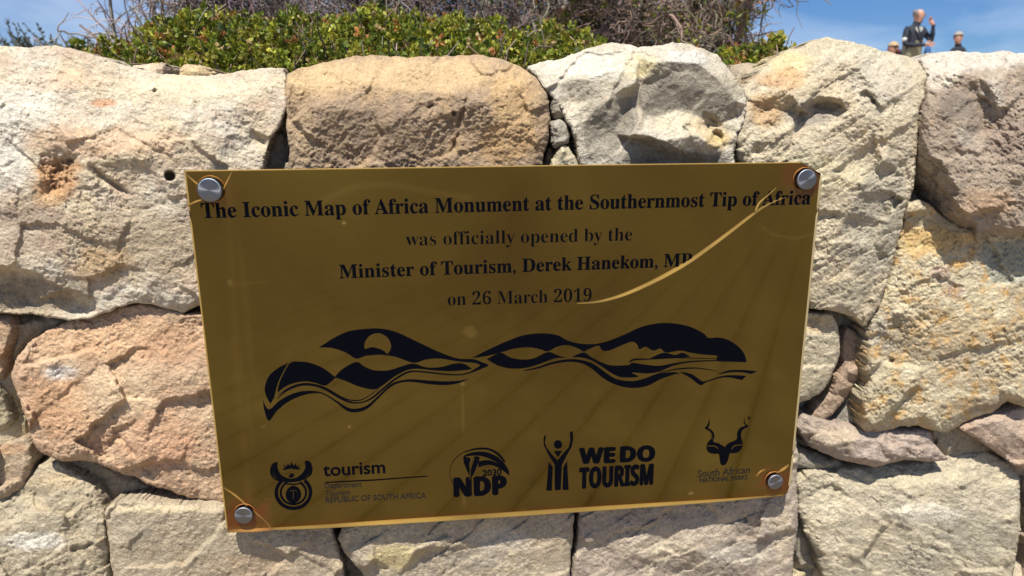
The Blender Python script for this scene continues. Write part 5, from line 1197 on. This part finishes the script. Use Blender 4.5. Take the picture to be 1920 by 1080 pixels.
# 2: head and shoulders, grey hair, black top
Yp = 13.0; tp = P(1798, 61, Yp); gz = 1.57
root = empty('person', 'grey haired person in a black top, only head and shoulders above the wall, looking left', 'person', (float(tp[0]), Yp, gz)); Ht = float(tp[2]) - gz; k = Ht / 1.74; print('p2', Ht)
J = {'pelvis': ((0, 0, .95), (.15, .11)), 'waist': ((0.02, 0, 1.12), (.14, .10)), 'chest': ((.05, 0, 1.32), (.145, .11)), 'collar': ((.03, 0, 1.44), (.09, .08)), 'neck': ((.01, 0, 1.50), .052),
     'sl': ((-.09, .0, 1.38), .055), 'el': ((-.19, -.04, 1.12), .048), 'lwrist': ((-.17, -.12, .90), .03), 'sr': ((.18, 0, 1.36), .055), 'er': ((.25, .02, 1.10), .048), 'rwrist': ((.24, -.06, .87), .03),
     'hl': ((-.09, 0, .88), .095), 'kl': ((-.10, -.02, .49), .06), 'al': ((-.10, .0, .09), .042), 'tl': ((-.16, -.13, .04), .036), 'hr': ((.09, 0, .88), .095), 'kr': ((.10, -.02, .49), .06), 'ar': ((.11, .02, .09), .042), 'tr': ((.06, -.14, .04), .036)}
Bn = [('pelvis', 'waist', 1), ('waist', 'chest', 1), ('chest', 'collar', 1), ('collar', 'neck', 0), ('chest', 'sl', 1), ('sl', 'el', 1), ('el', 'lwrist', 1), ('chest', 'sr', 1), ('sr', 'er', 1), ('er', 'rwrist', 1),
      ('pelvis', 'hl', 2), ('hl', 'kl', 2), ('kl', 'al', 2), ('al', 'tl', 3), ('pelvis', 'hr', 2), ('hr', 'kr', 2), ('kr', 'ar', 2), ('ar', 'tr', 3)]
hd = head(J, Bn, (-.02, -.02, 1.62), (-.8, -.55, -.1), 0.05, 0)
hand(J, Bn, 'l', J['lwrist'][0], (0, -.2, -1), (0, -1, 0), 0); hand(J, Bn, 'r', J['rwrist'][0], (0, -.2, -1), (0, -1, 0), 0)
skin_mesh('body', J, Bn, [M_SKIN, M_JACKET, M_NAVY, M_SHOE], root); face(*hd, root)
ellipsoid('hair', hd[0] + Vector((.012, .012, .042)), (.098, .100, .098), M_HAIRG, root, lambda c: ((c[:, 2] > hd[0].z + .06) | ((c[:, 0] - hd[0].x) * -.8 - (c[:, 1] - hd[0].y) * .55 < -.01)) & (c[:, 2] > hd[0].z - .05))
root.scale = (k, k, k)
# 3: bending forward beside the first
Yp = 10.9; tp = P(1674, 79, Yp); gz = 1.56
root = empty('person', 'fair haired person bending forward in a navy jacket left of the standing person', 'person', (float(tp[0]), Yp, gz)); Ht = float(tp[2]) - gz; print('p3', Ht)
k = Ht / 1.30
J = {'pelvis': ((.52, 0, .88), (.15, .12)), 'waist': ((.42, 0, 1.02), (.14, .11)), 'chest': ((.24, 0, 1.13), (.165, .14)), 'collar': ((.12, 0, 1.12), (.09, .08)), 'neck': ((.06, 0, 1.11), .05),
     'sl': ((.19, .15, 1.10), .058), 'el': ((.14, .19, .84), .046), 'lwrist': ((.05, .10, .64), .03), 'sr': ((.19, -.16, 1.10), .058), 'er': ((.14, -.20, .84), .046), 'rwrist': ((.05, -.10, .64), .03),
     'hl': ((.50, .09, .82), .095), 'kl': ((.42, .10, .46), .06), 'al': ((.50, .10, .09), .042), 'tl': ((.34, .10, .04), .036), 'hr': ((.50, -.09, .82), .095), 'kr': ((.42, -.10, .46), .06), 'ar': ((.50, -.10, .09), .042), 'tr': ((.34, -.10, .04), .036)}
Bn = [('pelvis', 'waist', 1), ('waist', 'chest', 1), ('chest', 'collar', 4), ('collar', 'neck', 0), ('chest', 'sl', 1), ('sl', 'el', 1), ('el', 'lwrist', 1), ('chest', 'sr', 1), ('sr', 'er', 1), ('er', 'rwrist', 1),
      ('pelvis', 'hl', 2), ('hl', 'kl', 2), ('kl', 'al', 2), ('al', 'tl', 3), ('pelvis', 'hr', 2), ('hr', 'kr', 2), ('kr', 'ar', 2), ('ar', 'tr', 3)]
hd = head(J, Bn, (.0, -.01, 1.17), (-.75, -.45, -.45), 0.3, 0)
hand(J, Bn, 'l', J['lwrist'][0], (-.3, 0, -1), (-1, 0, 0), 0); hand(J, Bn, 'r', J['rwrist'][0], (-.3, 0, -1), (-1, 0, 0), 0)
skin_mesh('body', J, Bn, [M_SKIN, M_NAVY, M_JACKET, M_SHOE, M_RED], root); face(*hd, root)
ellipsoid('hair', hd[0] + Vector((.014, .0, .036)), (.098, .100, .10), M_HAIRB, root, lambda c: ((c[:, 2] > hd[0].z + .055) | ((c[:, 0] - hd[0].x) * -.8 - (c[:, 1] - hd[0].y) * .45 < -.012)) & (c[:, 2] > hd[0].z - .06))
root.scale = (k, k, k)

# fine gold lines inside the black marks
gold_line([(358,408),(420,408),(452,420),(472,442)], [(358,416),(418,415),(446,426),(466,442)], z7)
gold_line([(600,445),(625,408),(665,400),(716,392)], [(608,445),(631,415),(667,408),(716,400)], z7)
gold_line([(372,268),(398,300),(402,345)], [(377,266),(403,298),(407,345)], z7)
for q in range(5):
    a = 0.35 + q * 0.30
    gold_line([(500 - 38 * math.cos(a), 300 + 38 * q * .2), (470 - q * 2, 285 + q * 22)], [(500 - 38 * math.cos(a), 303 + 38 * q * .2), (470 - q * 2, 290 + q * 22)], z5)
    gold_line([(745 + 38 * math.cos(a), 300 + 38 * q * .2), (780 - q * 4, 280 + q * 22)], [(745 + 38 * math.cos(a), 303 + 38 * q * .2), (780 - q * 4, 285 + q * 22)], z5)
gold_line([(606,462),(640,452),(674,462)], [(606,465),(640,455),(674,465)], z5)
gold_line([(638,462),(637,490),(638,530)], [(642,462),(641,490),(642,530)], z5)
gold_line([(300,345),(270,430),(262,520)], [(306,347),(276,430),(267,520)], z6)
